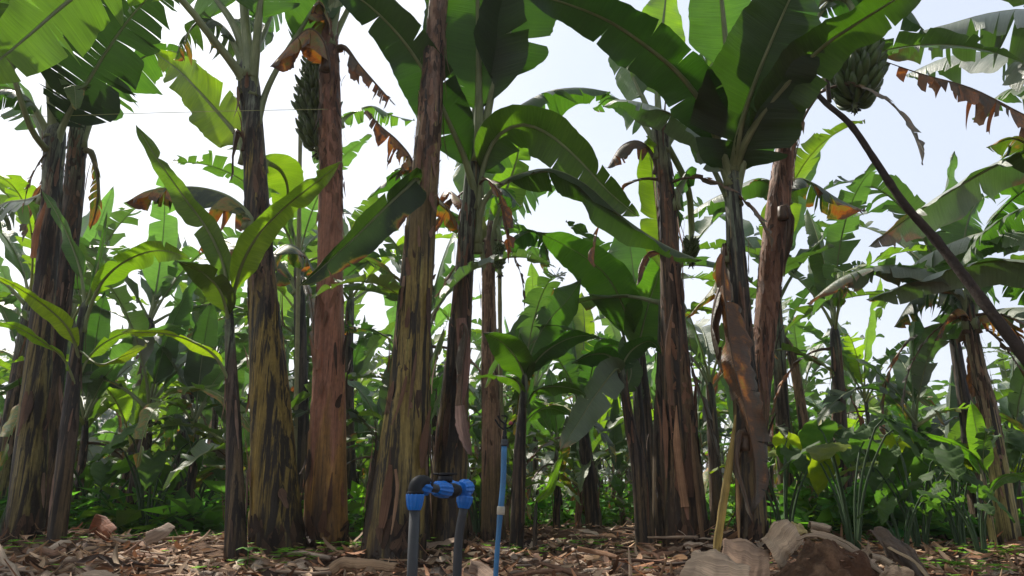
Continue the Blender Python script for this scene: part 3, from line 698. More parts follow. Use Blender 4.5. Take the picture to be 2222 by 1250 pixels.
# --- left group A B C
K1 = dict(fold=10, curl=12)
hleaf('E', [(537, 185), (500, 130), (455, 75), (400, 5), (320, -60), (230, -55), (145, 5), (70, 70), (0, 128), (-70, 175)], 215, roll=10, s0=.32, dd=-.9,
      tears=7, td=.9, gap=.1, tint=(1.5, 1.4, .9), seed=3, r0=.04, r1=.017, wave=.03, fold=6, curl=10)
hleaf('A', [(118, 330), (140, 262), (185, 185), (238, 100), (285, 35), (335, -20), (380, -70)], 210, roll=12, s0=.17, dd=-.3, tears=24, td=.95, gap=.16,
      tint=(.28, .34, .33), fold=4, curl=10, hang=.15, wave=.03, seed=8, r0=.04)  # dark tint stands in for shade from the leaves above
hleaf('B', [(178, 300), (205, 240), (245, 180), (300, 130), (350, 110), (400, 120), (440, 160)], 150, roll=35, s0=.2, dd=.3, tears=9, td=.9, tint=(.9, 1, .8), hang=.2)
hleaf('B', [(175, 260), (140, 190), (120, 110), (100, 20), (80, -60)], 130, roll=10, s0=.45, tears=4, tint=(1.3, 1.3, .8), r0=.04)
hleaf('A', [(112, 300), (75, 230), (40, 200), (0, 195), (-50, 225), (-100, 280)], 110, roll=50, s0=.3, dd=-.2, tears=16, td=1, hang=.6, tint=(.8, .9, .9), fold=30)
hleaf('A', [(112, 345), (90, 280), (55, 215), (20, 190), (-30, 190)], 120, roll=40, s0=.35, dd=.5, tears=10, td=1, hang=.3, tint=(1, 1.1, 1.2))
hleaf('A', [(116, 280), (108, 200), (98, 100), (60, 10), (10, -60)], 150, roll=10, s0=.5, dd=-.3, tears=4, tint=(1.3, 1.3, .8), r0=.045)
hleaf('A', [(105, 330), (60, 260), (-10, 20), (-30, -50)], 200, roll=10, s0=.5, dd=-1.0, tears=12, td=1, tint=(.7, .75, .6), hang=.2, fold=10)
hleaf('B', [(170, 330), (200, 330), (215, 400), (208, 460), (195, 500)], 60, s0=.3, roll=30, tears=8, td=1, hang=.7, dry=.35, tint=(.9, 1, .9), fold=30)
hleaf('A', [(100, 420), (60, 432), (10, 440), (-40, 470), (-80, 520)], 130, s0=.15, roll=70, dd=.7, tears=22, td=1, hang=.7, gap=.2, fold=30, tint=(1, 1.1, 1.2), sky_sheen=.5)
hleaf('A', [(104, 400), (98, 440), (82, 480), (72, 520), (68, 545)], 30, s0=.25, dd=-.15, tears=8, td=1, hang=.7, dry=.62, fold=40, label='small rusty brown dead leaf')
hleaf('C', [(182, 672), (206, 600), (222, 530), (233, 458)], 16, roll=20, s0=.3, fold=-78, curl=-120, tears=0, td=0, wave=0, tip=0, edge=0, tint=(.8, 1, .7), r0=.012, r1=.007, dd=-.1, label='young leaf still rolled into a tube')
hleaf('C', [(186, 690), (215, 620), (258, 575), (315, 548), (365, 545), (412, 562)], 66, roll=28, s0=.22, tint=(1.8, 1.6, .9), tears=2, dd=-.3, r0=.018, r1=.01, wave=.02)
hleaf('C', [(184, 660), (176, 590), (152, 520), (122, 460), (92, 415)], 38, roll=35, s0=.25, tint=(1.2, 1.3, 1.3), tears=1, r0=.015, r1=.009)
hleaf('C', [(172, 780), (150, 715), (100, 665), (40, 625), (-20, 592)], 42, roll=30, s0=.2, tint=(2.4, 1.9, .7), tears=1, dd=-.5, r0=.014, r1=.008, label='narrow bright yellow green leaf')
hleaf('C', [(168, 850), (140, 780), (90, 740), (40, 712), (-20, 690)], 26, roll=55, s0=.3, tint=(1.8, 1.6, .8), tears=1, dd=-.4, r0=.012, r1=.007)
hleaf('C', [(170, 820), (195, 770), (240, 735), (290, 720), (320, 745)], 30, roll=55, s0=.3, tint=(1.6, 1.4, .8), tears=1, dd=.1, r0=.012, r1=.007)
hleaf('C', [(172, 760), (215, 790), (260, 775), (318, 752)], 22, roll=50, s0=.3, tint=(2, 1.5, .7), tears=1, dd=-.2, r0=.010, r1=.006)
# --- D young V
hleaf('D', [(498, 672), (487, 580), (452, 500), (398, 425), (345, 350), (296, 272)], 60, roll=24, s0=.12, tears=1, tint=(1.5, 1.4, .95), seed=4, dd=-.3, wave=.02, r0=.018, r1=.01, fold=18, label='long upright leaf leaning left')
hleaf('D', [(500, 665), (522, 580), (560, 510), (618, 450), (680, 400), (742, 350)], 68, roll=18, s0=.12, tears=1, tint=(1.9, 1.6, .9), dd=-.6, wave=.02, r0=.018, r1=.01, fold=10, label='long bright leaf leaning right')
hleaf('D', [(497, 700), (480, 635), (448, 598), (415, 578), (382, 566)], 66, roll=20, s0=.2, tears=1, tint=(.9, .75, .5), dd=-.4, r0=.016, r1=.009)
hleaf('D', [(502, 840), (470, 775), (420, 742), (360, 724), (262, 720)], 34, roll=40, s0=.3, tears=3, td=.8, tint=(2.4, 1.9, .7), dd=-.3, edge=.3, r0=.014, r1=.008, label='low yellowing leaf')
# --- E
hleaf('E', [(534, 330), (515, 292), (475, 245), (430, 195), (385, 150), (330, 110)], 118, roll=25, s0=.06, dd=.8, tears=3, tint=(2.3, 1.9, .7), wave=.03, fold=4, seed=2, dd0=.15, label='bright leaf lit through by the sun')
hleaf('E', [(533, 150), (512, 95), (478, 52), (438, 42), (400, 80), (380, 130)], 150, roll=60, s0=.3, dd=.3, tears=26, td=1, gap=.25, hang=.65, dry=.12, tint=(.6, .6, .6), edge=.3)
hleaf('E', [(540, 150), (535, 80), (528, 0), (520, -80), (480, -180)], 200, s0=.5, tears=4, tint=(.9, 1, .9), r0=.05, r1=.022)
hleaf('E', [(545, 190), (556, 100), (566, 0), (590, -100)], 180, s0=.55, tears=4, tint=(.9, 1, .9), dd=-.2, r0=.045, r1=.02)
hleaf('E', [(530, 110), (505, 50), (470, 0), (420, -60)], 160, s0=.55, tears=4, tint=(.9, 1, .9), dd=.2, r0=.04, r1=.018)
hleaf('E', [(552, 300), (575, 205), (612, 130), (655, 60), (700, -10), (760, -60)], 120, s0=.55, tears=4, tint=(.9, 1, .9), dd=.2, r0=.035, r1=.015)
hleaf('E', [(548, 130), (580, 60), (600, -10), (580, -60)], 120, roll=40, s0=.4, tears=22, td=1, hang=.6, tint=(1, 1.15, 1.1), dd=.6)
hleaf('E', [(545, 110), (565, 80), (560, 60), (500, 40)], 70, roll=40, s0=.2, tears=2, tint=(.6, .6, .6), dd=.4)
hleaf('E', [(545, 470), (500, 428), (440, 408), (380, 406), (320, 414), (272, 440)], 135, roll=72, s0=.05, dd=-.1, dd0=-.1, tears=16, td=.8, gap=.12, hang=.72, dry=.22, edge=.5, tip=.6, tint=(.35, .36, .42), fold=30, label='arching dead leaf with a burnt orange lower edge', seed=6)
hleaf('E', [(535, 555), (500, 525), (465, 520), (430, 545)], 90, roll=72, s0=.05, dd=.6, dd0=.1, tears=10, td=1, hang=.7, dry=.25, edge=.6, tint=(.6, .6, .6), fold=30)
hleaf('E', [(530, 300), (510, 280), (505, 330), (502, 392)], 26, roll=30, s0=.1, dd=-.1, dd0=-.05, tears=0, hang=.5, dry=.75, fold=50, r0=.012, r1=.007, label='thin dead brown strip')
hleaf('E', [(570, 350), (610, 370), (625, 420), (600, 480)], 100, roll=30, s0=.1, dd=1.2, dd0=.3, tears=2, tint=(1.9, 1.6, .8))
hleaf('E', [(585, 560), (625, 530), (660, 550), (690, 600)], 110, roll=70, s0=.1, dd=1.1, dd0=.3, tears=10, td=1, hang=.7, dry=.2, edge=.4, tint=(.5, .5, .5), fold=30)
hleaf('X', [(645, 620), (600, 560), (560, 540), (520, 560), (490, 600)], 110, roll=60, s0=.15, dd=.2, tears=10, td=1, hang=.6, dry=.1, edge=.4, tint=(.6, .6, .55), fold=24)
# --- F top and fruit plant
hleaf('F', [(712, 130), (700, 85), (672, 62), (640, 85), (610, 118), (586, 145)], 120, roll=60, s0=.08, dd=-.4, dd0=-.1, tears=3, td=.9, gap=.1, hang=.75, dry=.46, edge=.2, tint=(.8, .7, .6), fold=35, seed=7, label='half dead leaf folded like a tent, orange and black')
hleaf('F', [(718, 110), (712, 50), (702, 15), (690, 5), (680, 30)], 100, roll=40, s0=.3, dd=-.2, tears=3, td=.8, hang=.6, dry=.4, edge=.3, fold=30, label='short curled orange dead leaf')
hleaf('F', [(722, 110), (748, 100), (780, 140), (815, 180), (858, 228)], 110, roll=55, s0=.1, dd=-.2, tears=20, td=1, gap=.14, hang=.8, dry=.66, edge=.2, loss=.2, ragged=.3, fold=40, label='shredded brown dead leaf')
hleaf('F', [(718, 80), (728, 30), (740, -20), (755, -90)], 130, s0=.6, tears=3, r0=.04, r1=.018)
hleaf('F', [(714, 70), (720, 10), (728, -50), (700, -120)], 130, s0=.6, tears=3, r0=.035, r1=.017, tint=(.8, .8, .8))
hleaf('F', [(722, 90), (750, 30), (775, -20), (790, -50)], 40, s0=.7, tears=3, r0=.03, r1=.015, dd=.2)
hleaf('F', [(738, 260), (770, 240), (810, 230), (850, 250), (900, 262)], 90, roll=60, s0=.1, dd=2.6, dd0=2.2, tears=18, td=1, hang=.5, gap=.2, tint=(1.3, 1.3, 1.1), fold=20)
# --- G
hleaf('G', [(905, 400), (892, 345), (862, 305), (828, 275), (795, 240)], 130, roll=60, s0=.1, dd=.2, dd0=.15, tears=20, td=1, gap=.2, hang=.75, dry=.48, edge=.35, tip=.4, fold=40, ragged=.2, label='torn orange and brown dead leaf')
hleaf('G', [(905, 385), (878, 410), (840, 445), (780, 505), (715, 565), (652, 620)], 118, roll=22, s0=.04, dd=-.7, dd0=-.2, tears=3, td=.5, gap=.06, hang=.15, dry=.10, edge=.5, tip=.15, tint=(.5, .5, .5), fold=22, curl=26, seed=2, r0=.02, label='large dark drooping leaf with an orange edge')
hleaf('G', [(900, 380), (870, 370), (835, 395), (800, 430)], 80, roll=55, s0=.1, dd=.4, dd0=.2, tears=3, td=.8, hang=.4, tint=(.8, .95, .9), fold=20)
hleaf('G', [(930, 420), (960, 440), (985, 470), (1000, 500)], 90, roll=50, s0=.1, dd=.5, dd0=.3, tears=4, td=.9, hang=.5, dry=.38, edge=.4, fold=25)
hleaf('G', [(955, -60), (990, -120), (1040, -160), (1100, -150)], 160, s0=.3, tears=5)
# --- H
hleaf('H', [(1034, 430), (1010, 345), (978, 272), (935, 180), (886, 102), (830, 38), (770, -10), (700, -40)], 128, roll=12, s0=.17, dd=-.7, tears=3, td=.9, gap=.05, tint=(.42, .52, .42), fold=8, curl=10, r0=.03, r1=.015, seed=15, label='long dark leaf crossing in front of the massive leaning stem')  # canopy shade is put into this leaf's tint
hleaf('H', [(1040, 330), (1040, 200), (1039, 90), (1037, 0), (1034, -110), (1025, -240)], 255, roll=8, s0=.2, dd=-.5, tears=4, td=.6, tint=(.55, .66, .42), fold=8, curl=10, r0=.045, r1=.02, wave=.03, label='huge upright leaf with a pale thick midrib')
hleaf('H', [(1046, 320), (1062, 220), (1085, 130), (1115, 40), (1150, -40), (1220, -130)], 190, roll=16, s0=.33, dd=-.4, tears=3, tint=(.5, .6, .4), r0=.04, r1=.017)
hleaf('H', [(1042, 400), (1052, 330), (1085, 262), (1130, 228), (1190, 198), (1260, 190), (1325, 200)], 165, roll=50, s0=.12, dd=.25, tears=12, td=.85, gap=.05, hang=.55, tint=(.95, 1.05, .8), fold=24, curl=20, r0=.02, r1=.01, seed=12)
hleaf('H', [(1036, 500), (1044, 380), (1075, 300), (1130, 270), (1190, 290), (1255, 345), (1320, 415), (1385, 470)], 125, roll=24, s0=.24, dd=-.4, tears=3, td=.6, gap=.05, tint=(1.15, 1.1, .7), fold=10, curl=12, r0=.025, r1=.012, seed=5)
hleaf('H', [(1032, 520), (1046, 440), (1085, 398), (1140, 375), (1200, 368), (1270, 400), (1350, 470), (1440, 530), (1522, 566)], 110, roll=55, s0=.28, dd=-.5, tears=3, td=.5, gap=.05, hang=.35, tint=(.6, .65, .5), fold=24, curl=16, r0=.026, r1=.012, seed=9)
hleaf('H', [(1025, 470), (990, 425), (965, 415), (945, 450)], 80, roll=60, s0=.2, dd=.4, tears=8, td=1, hang=.7, dry=.5, edge=.3, fold=30)
hleaf('H', [(1030, 450), (1060, 420), (1095, 410), (1130, 450)], 90, roll=60, s0=.2, dd=.9, dd0=.2, tears=22, td=1, gap=.3, hang=.6, tint=(.6, .75, .7), fold=25)
hleaf('H', [(1000, 700), (1012, 720), (1005, 800), (1000, 870), (1008, 940), (1025, 990)], 44, roll=25, s0=.05, dd=-.25, dd0=-.15, tears=2, td=.6, hang=.3, dry=.8, base_dry=.1, fold=35, curl=40, r0=.012, r1=.008, label='dead pinkish brown leaf hanging against the stem')
hleaf('H', [(1005, 230), (1000, 190), (1010, 150), (1015, 120)], 90, roll=20, s0=.1, dd=2.6, dd0=2.4, tears=14, td=1, gap=.4, hang=0, tint=(1.3, 1.3, 1))
# --- I
hleaf('I', [(1066, 530), (1068, 440), (1075, 380), (1100, 310), (1140, 260)], 110, s0=.3, roll=15, dd=.3, tears=6, tint=(1.5, 1.5, 1), r0=.03)
hleaf('I', [(1064, 560), (1075, 480), (1095, 420), (1120, 350), (1130, 290)], 90, s0=.35, roll=20, dd=-.3, tears=2, tint=(1.8, 1.7, .9), r0=.03)
hleaf('I', [(1070, 540), (1090, 460), (1130, 420), (1170, 400), (1210, 410)], 120, s0=.25, roll=45, dd=.4, tears=20, td=1, gap=.25, tint=(1, 1.15, 1.3), sky_sheen=.5, hang=.3)
hleaf('I', [(1060, 560), (1045, 480), (1025, 400), (1000, 340), (970, 310)], 110, s0=.3, roll=20, dd=.5, tears=10, tint=(1.2, 1.2, 1))
hleaf('I', [(1058, 560), (1030, 500), (990, 470), (960, 470), (940, 500)], 100, s0=.3, roll=50, dd=.3, tears=6, tint=(.9, 1, .9), hang=.4)
hleaf('I', [(1072, 560), (1110, 520), (1150, 500), (1180, 520), (1190, 580)], 100, s0=.25, roll=55, dd=.2, tears=12, tint=(.8, .95, .95), hang=.5, dry=.05)
hleaf('I', [(1058, 600), (1045, 540), (1035, 500), (1030, 440)], 60, s0=.5, roll=20, dd=-.2, tears=1, dry=.1, r0=.03, tint=(1.2, .8, .6))
# --- J broad clean leaves
hleaf('J', [(1141, 812), (1160, 745), (1195, 690), (1232, 650), (1262, 605)], 120, s0=.08, roll=12, tears=0, tint=(1.0, 1.15, .75), dd=.2, r0=.012, r1=.008)
hleaf('J', [(1138, 818), (1122, 780), (1098, 750), (1070, 730), (1046, 722)], 82, s0=.05, roll=22, tears=0, tint=(.85, .9, .5), dd=-.3, r0=.012, r1=.008)
hleaf('J', [(1143, 815), (1170, 775), (1210, 745), (1260, 728), (1305, 735)], 60, s0=.06, roll=50, tears=0, tint=(.75, .95, .8), dd=-.1, r0=.012, r1=.008)
hleaf('J', [(1140, 800), (1125, 730), (1150, 705), (1220, 708), (1265, 720)], 24, s0=.2, roll=60, tears=0, tint=(1.2, 1.3, 1.3), dd=.1, r0=.010, r1=.006)
hleaf('J', [(1138, 870), (1120, 825), (1070, 815), (1022, 822)], 36, s0=.2, roll=55, tears=1, tint=(1.1, 1.1, .7), dd=-.1, r0=.01, r1=.006)
hleaf('J', [(1135, 900), (1160, 850), (1200, 838), (1250, 845), (1275, 860)], 40, s0=.2, roll=55, tears=1, tint=(1.0, 1.1, .7), dd=-.2, r0=.01, r1=.006)
hleaf('J', [(1132, 930), (1160, 895), (1195, 885), (1240, 900)], 34, s0=.25, roll=50, tears=1, tint=(1.0, 1.1, .8), dd=.1, r0=.01, r1=.006)
# --- centre AD and neighbours
hleaf('AD', [(1376, 770), (1362, 690), (1325, 610), (1280, 565), (1222, 530), (1162, 502)], 118, s0=.15, roll=20, tears=0, tint=(.9, 1.05, .6), dd=-.6, r0=.015, r1=.009, wave=.02)
hleaf('AD', [(1378, 760), (1380, 690), (1376, 610), (1366, 530), (1350, 470)], 150, s0=.1, roll=14, tears=0, tint=(1.2, 1.4, 1.0), sky_sheen=.3, dd=.1, r0=.015, r1=.009, wave=.02, label='pale upright leaf')
hleaf('AD', [(1380, 780), (1392, 720), (1410, 650), (1430, 590), (1440, 520)], 110, s0=.1, roll=20, tears=1, tint=(1.2, 1.3, .8), dd=-.3, r0=.015, r1=.009)
hleaf('AD', [(1376, 800), (1350, 760), (1310, 750), (1275, 790)], 60, s0=.2, roll=50, tears=2, tint=(.9, 1.1, 1.1), dd=.1, r0=.012, r1=.008)
hleaf('AD', [(1372, 800), (1350, 720), (1330, 660), (1312, 610)], 10, s0=.3, roll=10, fold=-75, curl=-110, tears=0, td=0, tip=0, edge=0, wave=0, tint=(.9, 1, .8), r0=.01, r1=.006, label='young leaf still rolled into a thin tube')
hleaf('N', [(1347, 812), (1338, 800), (1318, 822), (1285, 868), (1250, 925), (1214, 978)], 84, s0=.1, roll=20, tears=1, tint=(1.0, 1.1, 1.1), sky_sheen=.45, dd=-.3, fold=10, curl=8, r0=.014, r1=.008, tip=.5, label='grey green leaf hanging down to the left')
hleaf('N', [(1347, 800), (1370, 760), (1410, 740), (1440, 770)], 60, s0=.15, roll=45, tears=2, tint=(.7, .85, .9), r0=.012, r1=.008)
hleaf('N', [(1345, 800), (1320, 770), (1280, 770), (1240, 790)], 64, s0=.15, roll=45, tears=1, tint=(.8, 1, .9), r0=.012, r1=.008)
hleaf('N', [(1356, 850), (1370, 810), (1362, 770), (1350, 730)], 60, s0=.15, roll=25, tears=1, tint=(.9, 1, .7), r0=.012, r1=.008, dd=.3)
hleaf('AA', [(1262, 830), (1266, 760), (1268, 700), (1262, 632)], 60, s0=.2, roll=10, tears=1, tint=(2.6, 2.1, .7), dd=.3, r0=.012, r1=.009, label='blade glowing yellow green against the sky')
hleaf('AG', [(1165, 1090), (1190, 1060), (1210, 1010), (1225, 980)], 20, s0=.1, roll=20, tears=0, tint=(1.8, 1.7, .7), dd=-.1, r0=.006, r1=.004)
# --- K
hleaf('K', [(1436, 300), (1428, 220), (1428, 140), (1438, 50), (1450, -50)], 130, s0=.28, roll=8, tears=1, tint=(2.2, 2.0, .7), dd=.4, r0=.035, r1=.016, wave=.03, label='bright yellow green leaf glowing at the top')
hleaf('K', [(1424, 350), (1405, 318), (1378, 305), (1345, 320), (1318, 365)], 80, s0=.3, roll=60, tears=4, td=1, hang=.75, dry=.7, tint=(.6, .5, .5), fold=40, r0=.02, r1=.01, label='dark brown withered leaf on a bent stalk')
hleaf('K', [(1440, 310), (1475, 240), (1515, 180), (1560, 120), (1600, 60)], 90, s0=.5, roll=20, tears=3, tint=(1, 1, .8), r0=.032, r1=.014, dd=.3)
hleaf('K', [(1442, 320), (1492, 250), (1530, 200), (1575, 150)], 60, s0=.6, roll=20, tears=3, tint=(1, 1, .8), r0=.028, r1=.014, dd=.4)
hleaf('K', [(1430, 300), (1405, 240), (1370, 160), (1335, 90), (1290, 40)], 110, s0=.35, roll=25, tears=3, tint=(1.2, 1.3, .8), r0=.032, r1=.014, dd=.5)
hleaf('K', [(1432, 320), (1395, 262), (1355, 225), (1320, 212), (1290, 240)], 110, s0=.4, roll=60, tears=4, tint=(1.2, 1.3, 1.5), r0=.03, r1=.012, dd=.3, hang=.3)
hleaf('K', [(1452, 560), (1420, 545), (1400, 560), (1380, 620)], 20, s0=.3, roll=30, tears=3, dry=.7, hang=.6, r0=.012, r1=.006)
hleaf('K', [(1462, 430), (1490, 380), (1470, 440), (1460, 560)], 60, s0=.15, roll=40, tears=5, td=1, tint=(1, 1.2, 1.2), dd=.5, hang=.4)
# --- L
hleaf('L', [(1584, 380), (1556, 300), (1524, 225), (1472, 158), (1400, 98), (1320, 45), (1230, 8), (1130, -20)], 138, s0=.16, roll=14, tears=3, td=.6, gap=.04, tint=(.45, .6, .4), dd=-.9, fold=10, curl=12, r0=.035, r1=.016, wave=.03, label='big dark leaf arching up to the left', seed=21)  # tint darkened to imitate overhead shade
hleaf('L', [(1590, 370), (1598, 310), (1618, 235), (1648, 150), (1690, 50), (1740, -60)], 275, s0=.04, roll=14, tears=4, td=.7, gap=.05, tint=(.5, .55, .42), dd=-.7, fold=10, curl=14, r0=.035, r1=.018, wave=.04, label='huge dark leaf spreading over the stem', seed=22)  # shade of the leaves above is carried by the dark tint
hleaf('L', [(1592, 370), (1625, 290), (1695, 195), (1780, 105), (1860, 50), (1940, 0), (2030, -60)], 135, s0=.22, roll=22, tears=2, td=.7, gap=.04, tint=(.8, .85, .5), dd=-1.1, fold=10, curl=14, r0=.03, r1=.016, wave=.04, seed=23)
hleaf('L', [(1588, 350), (1586, 250), (1580, 150), (1570, 50), (1558, -80), (1545, -200)], 150, s0=.36, roll=12, tears=0, tint=(1.15, 1.25, 1.1), dd=-.5, fold=-16, curl=6, r0=.04, r1=.018, label='ribbed upright leaf just unfolding')
hleaf('L', [(1592, 350), (1630, 240), (1670, 120), (1710, 0), (1740, -120)], 150, s0=.4, roll=12, tears=1, tint=(.9, 1.1, 1.1), dd=-.2, r0=.035, r1=.018)
hleaf('L', [(1595, 420), (1616, 340), (1645, 280), (1665, 255), (1640, 215)], 130, s0=.35, roll=35, tears=2, tint=(.6, .75, .5), dd=-.2, r0=.03, r1=.014)
hleaf('L', [(1585, 400), (1562, 345), (1532, 300), (1478, 258), (1410, 228), (1340, 216), (1308, 232)], 115, s0=.16, roll=62, tears=4, td=.6, gap=.05, hang=.3, tint=(1.05, 1.2, 1.5), dd=.0, fold=16, curl=26, sky_sheen=.7, r0=.026, r1=.012, label='grey leaf with sky sheen painted into its colour')
hleaf('L', [(1580, 440), (1560, 395), (1530, 330), (1500, 250)], 70, s0=.5, roll=20, tears=2, dd=.2, r0=.026, r1=.012)
hleaf('L', [(1572, 520), (1568, 560), (1572, 640), (1590, 780), (1620, 900), (1640, 1020), (1636, 1130)], 122, s0=.12, roll=22, tears=5, td=.7, gap=.06, hang=.1, dry=.60, edge=.5, tint=(.5, .5, .4), dd=-.3, dd0=-.15, fold=26, curl=26, ragged=.3, wave=.035, r0=.016, r1=.009, label='long dark dead leaf hanging down along the stem')
hleaf('L', [(1568, 620), (1552, 660), (1545, 720), (1556, 780), (1568, 810)], 50, s0=.1, roll=30, tears=1, dry=.75, tint=(1.3, 1.1, 1.1), dd=-.2, dd0=-.1, fold=40, curl=60, label='curled papery pink brown leaf')
hleaf('L', [(1612, 940), (1600, 1000), (1620, 1080), (1634, 1135)], 40, s0=.1, roll=30, tears=0, dry=.85, tint=(1.2, 1.3, 1.2), dd=-.35, dd0=-.2, fold=40, curl=40, label='folded grey dead blade near the ground')
hleaf('L', [(1580, 540), (1560, 570), (1550, 620), (1490, 690)], 60, s0=.2, roll=60, tears=3, dry=.3, tint=(.6, .6, .6), dd=.4, hang=.4)
# --- M
hleaf('M', [(1690, 440), (1672, 396), (1640, 388), (1590, 410), (1530, 440), (1476, 478)], 100, s0=.1, roll=62, tears=6, td=.7, hang=.45, tint=(1.1, 1.2, 1.3), sky_sheen=.5, dd=.5, dd0=.1, fold=20, edge=.4)
hleaf('M', [(1700, 420), (1730, 388), (1770, 400), (1820, 432), (1878, 458)], 120, s0=.08, roll=58, tears=10, td=.9, gap=.1, hang=.55, dry=.14, edge=.6, tint=(.6, .6, .45), dd=.3, dd0=.1, fold=30, tip=.5, label='dark drooping leaf with an orange underside')
hleaf('M', [(1700, 450), (1712, 480), (1704, 560), (1702, 600)], 30, s0=.15, roll=20, tears=1, dry=.8, dd=-.1, dd0=-.1, fold=50, tint=(.5, .5, .5))
hleaf('M', [(1748, 70), (1790, 10), (1850, -30), (1930, -20), (1980, 30), (2010, 80)], 120, s0=.2, roll=60, tears=8, td=.9, hang=.5, tint=(.6, .75, .6), fold=24)
hleaf('M', [(1748, 70), (1800, 0), (1900, -60), (2000, -60), (2100, -20)], 130, s0=.3, roll=50, tears=8, td=.9, hang=.4, tint=(.7, .9, .8), dd=.4)
hleaf('M', [(1748, 60), (1740, -40), (1760, -160)], 120, s0=.4, tears=3)
# --- right edge AF
hleaf('AF', [(2400, 180), (2330, 60), (2240, 22), (2150, 28), (2060, 52), (1980, 75), (1905, 120)], 240, s0=.2, roll=62, tears=16, td=.85, gap=.22, hang=.45, tint=(1.2, 1.25, 1.1), sky_sheen=.8, dd=.8, fold=24, curl=30, base_dry=0, tip=.6, seed=31)
hleaf('AF', [(2400, 220), (2330, 140), (2250, 118), (2160, 112), (2060, 122), (1960, 165)], 190, s0=.2, roll=62, tears=13, td=.85, gap=.18, hang=.5, tint=(1.2, 1.25, 1.1), sky_sheen=.8, dd=1.4, fold=24, curl=30, seed=32)
hleaf('AF', [(2395, 330), (2310, 290), (2220, 248), (2110, 192), (2000, 160), (1900, 126)], 210, s0=.1, roll=62, tears=26, td=1, gap=.12, hang=.8, dry=.66, edge=.2, tip=.1, loss=.25, tint=(.7, .6, .6), dd=.0, fold=40, ragged=.3, seed=33, label='shredded dark brown dead leaf reaching left')
hleaf('AF', [(2395, 300), (2330, 260), (2240, 300), (2180, 400), (2130, 430)], 120, s0=.2, roll=50, tears=10, tint=(1.1, 1.2, .8), dd=.6, hang=.4)
hleaf('AF', [(2395, 380), (2330, 320), (2250, 322), (2170, 352), (2080, 402), (1980, 466), (1885, 535)], 165, s0=.18, roll=48, tears=6, td=.6, gap=.05, hang=.3, tint=(1.2, 1.25, 1.1), sky_sheen=.8, dd=.1, fold=18, curl=24, tip=.75, edge=.35, seed=34, label='broad grey leaf with a withered tip')
hleaf('AF', [(2398, 700), (2330, 600), (2240, 570), (2150, 566), (2050, 588), (1960, 620), (1880, 650)], 150, s0=.15, roll=52, tears=7, td=.6, gap=.06, hang=.25, tint=(1.2, 1.25, 1.1), sky_sheen=.8, dd=1.2, fold=16, curl=26, seed=35)
hleaf('AF', [(2395, 400), (2320, 380), (2240, 400), (2160, 470), (2120, 560)], 150, s0=.2, roll=50, tears=12, td=.9, hang=.4, tint=(1, 1.15, .9), dd=1.6)
hleaf('AF', [(2398, 640), (2330, 540), (2250, 505), (2160, 500), (2080, 520), (2000, 560), (1940, 610)], 130, s0=.15, roll=60, tears=26, td=1, gap=.1, hang=.65, tint=(1.1, 1.2, 1.1), sky_sheen=.7, dd=1.6, fold=24, curl=26, seed=51, edge=.4)
hleaf('AF', [(2398, 760), (2330, 700), (2250, 670), (2160, 672), (2080, 700), (2010, 750)], 110, s0=.15, roll=60, tears=24, td=1, gap=.1, hang=.65, tint=(1.1, 1.2, 1.1), sky_sheen=.6, dd=2.4, fold=24, curl=26, seed=52, edge=.4)
hleaf('AF', [(2395, 500), (2340, 450), (2260, 440), (2180, 470), (2110, 530), (2060, 620)], 150, s0=.15, roll=55, tears=18, td=.95, gap=.15, hang=.5, tint=(1.1, 1.2, 1.2), dd=1.0, fold=20, seed=36)
hleaf('AF', [(2395, 260), (2320, 190), (2250, 185), (2180, 200), (2110, 260)], 130, s0=.15, roll=55, tears=20, td=.95, gap=.15, hang=.5, tint=(1.3, 1.3, .9), dd=2.0, fold=20, seed=37)
hleaf('AF', [(2395, 420), (2330, 350), (2260, 330), (2200, 300), (2140, 320)], 140, s0=.15, roll=40, tears=12, td=.95, gap=.15, hang=.3, dry=.2, tint=(1.0, .9, .6), dd=-.3, fold=20, seed=38)
# --- O Q S T
hleaf('O', [(2100, 680), (2085, 625), (2030, 590), (1960, 576), (1890, 580), (1820, 605), (1752, 660)], 95, s0=.1, roll=60, tears=10, td=.7, gap=.06, hang=.55, dry=.16, edge=.5, tip=.45, tint=(.9, .9, .9), sky_sheen=.6, dd=-.3, fold=20, curl=24, seed=41, label='arching leaf turning pinkish brown')
hleaf('O', [(2098, 690), (2075, 640), (2030, 625), (1980, 650), (1940, 710)], 130, s0=.1, roll=60, tears=16, td=1, gap=.2, hang=.7, dry=.1, edge=.3, tint=(.55, .65, .6), dd=.3, fold=30)
hleaf('O', [(2102, 690), (2100, 640), (2090, 560), (2100, 480), (2130, 420)], 120, s0=.25, roll=20, tears=6, tint=(1.1, 1.2, .9), dd=.3)
hleaf('O', [(2106, 690), (2130, 630), (2175, 600), (2220, 620), (2270, 680)], 110, s0=.15, roll=55, tears=14, td=1, hang=.5, tint=(1.1, 1.2, 1), dd=.3, edge=.4)
hleaf('O', [(2102, 700), (2080, 670), (2050, 700), (2030, 740)], 60, s0=.15, roll=50, tears=6, td=1, hang=.7, dry=.5, dd=-.2, tint=(.6, .6, .6))
hleaf('O', [(2112, 700), (2150, 680), (2190, 700), (2230, 760)], 80, s0=.15, roll=50, tears=12, td=1, hang=.7, dry=.4, dd=.2)
hleaf('AE', [(2131, 1020), (2126, 970), (2116, 920), (2106, 868)], 52, s0=.1, roll=10, tears=0, tint=(2.2, 2.1, 1.0), r0=.008, r1=.005, label='bright pale upright blade')
hleaf('AE', [(2132, 1030), (2115, 990), (2065, 960), (1998, 938)], 30, s0=.1, roll=40, tears=0, tint=(1.6, 1.7, .8), r0=.008, r1=.005)
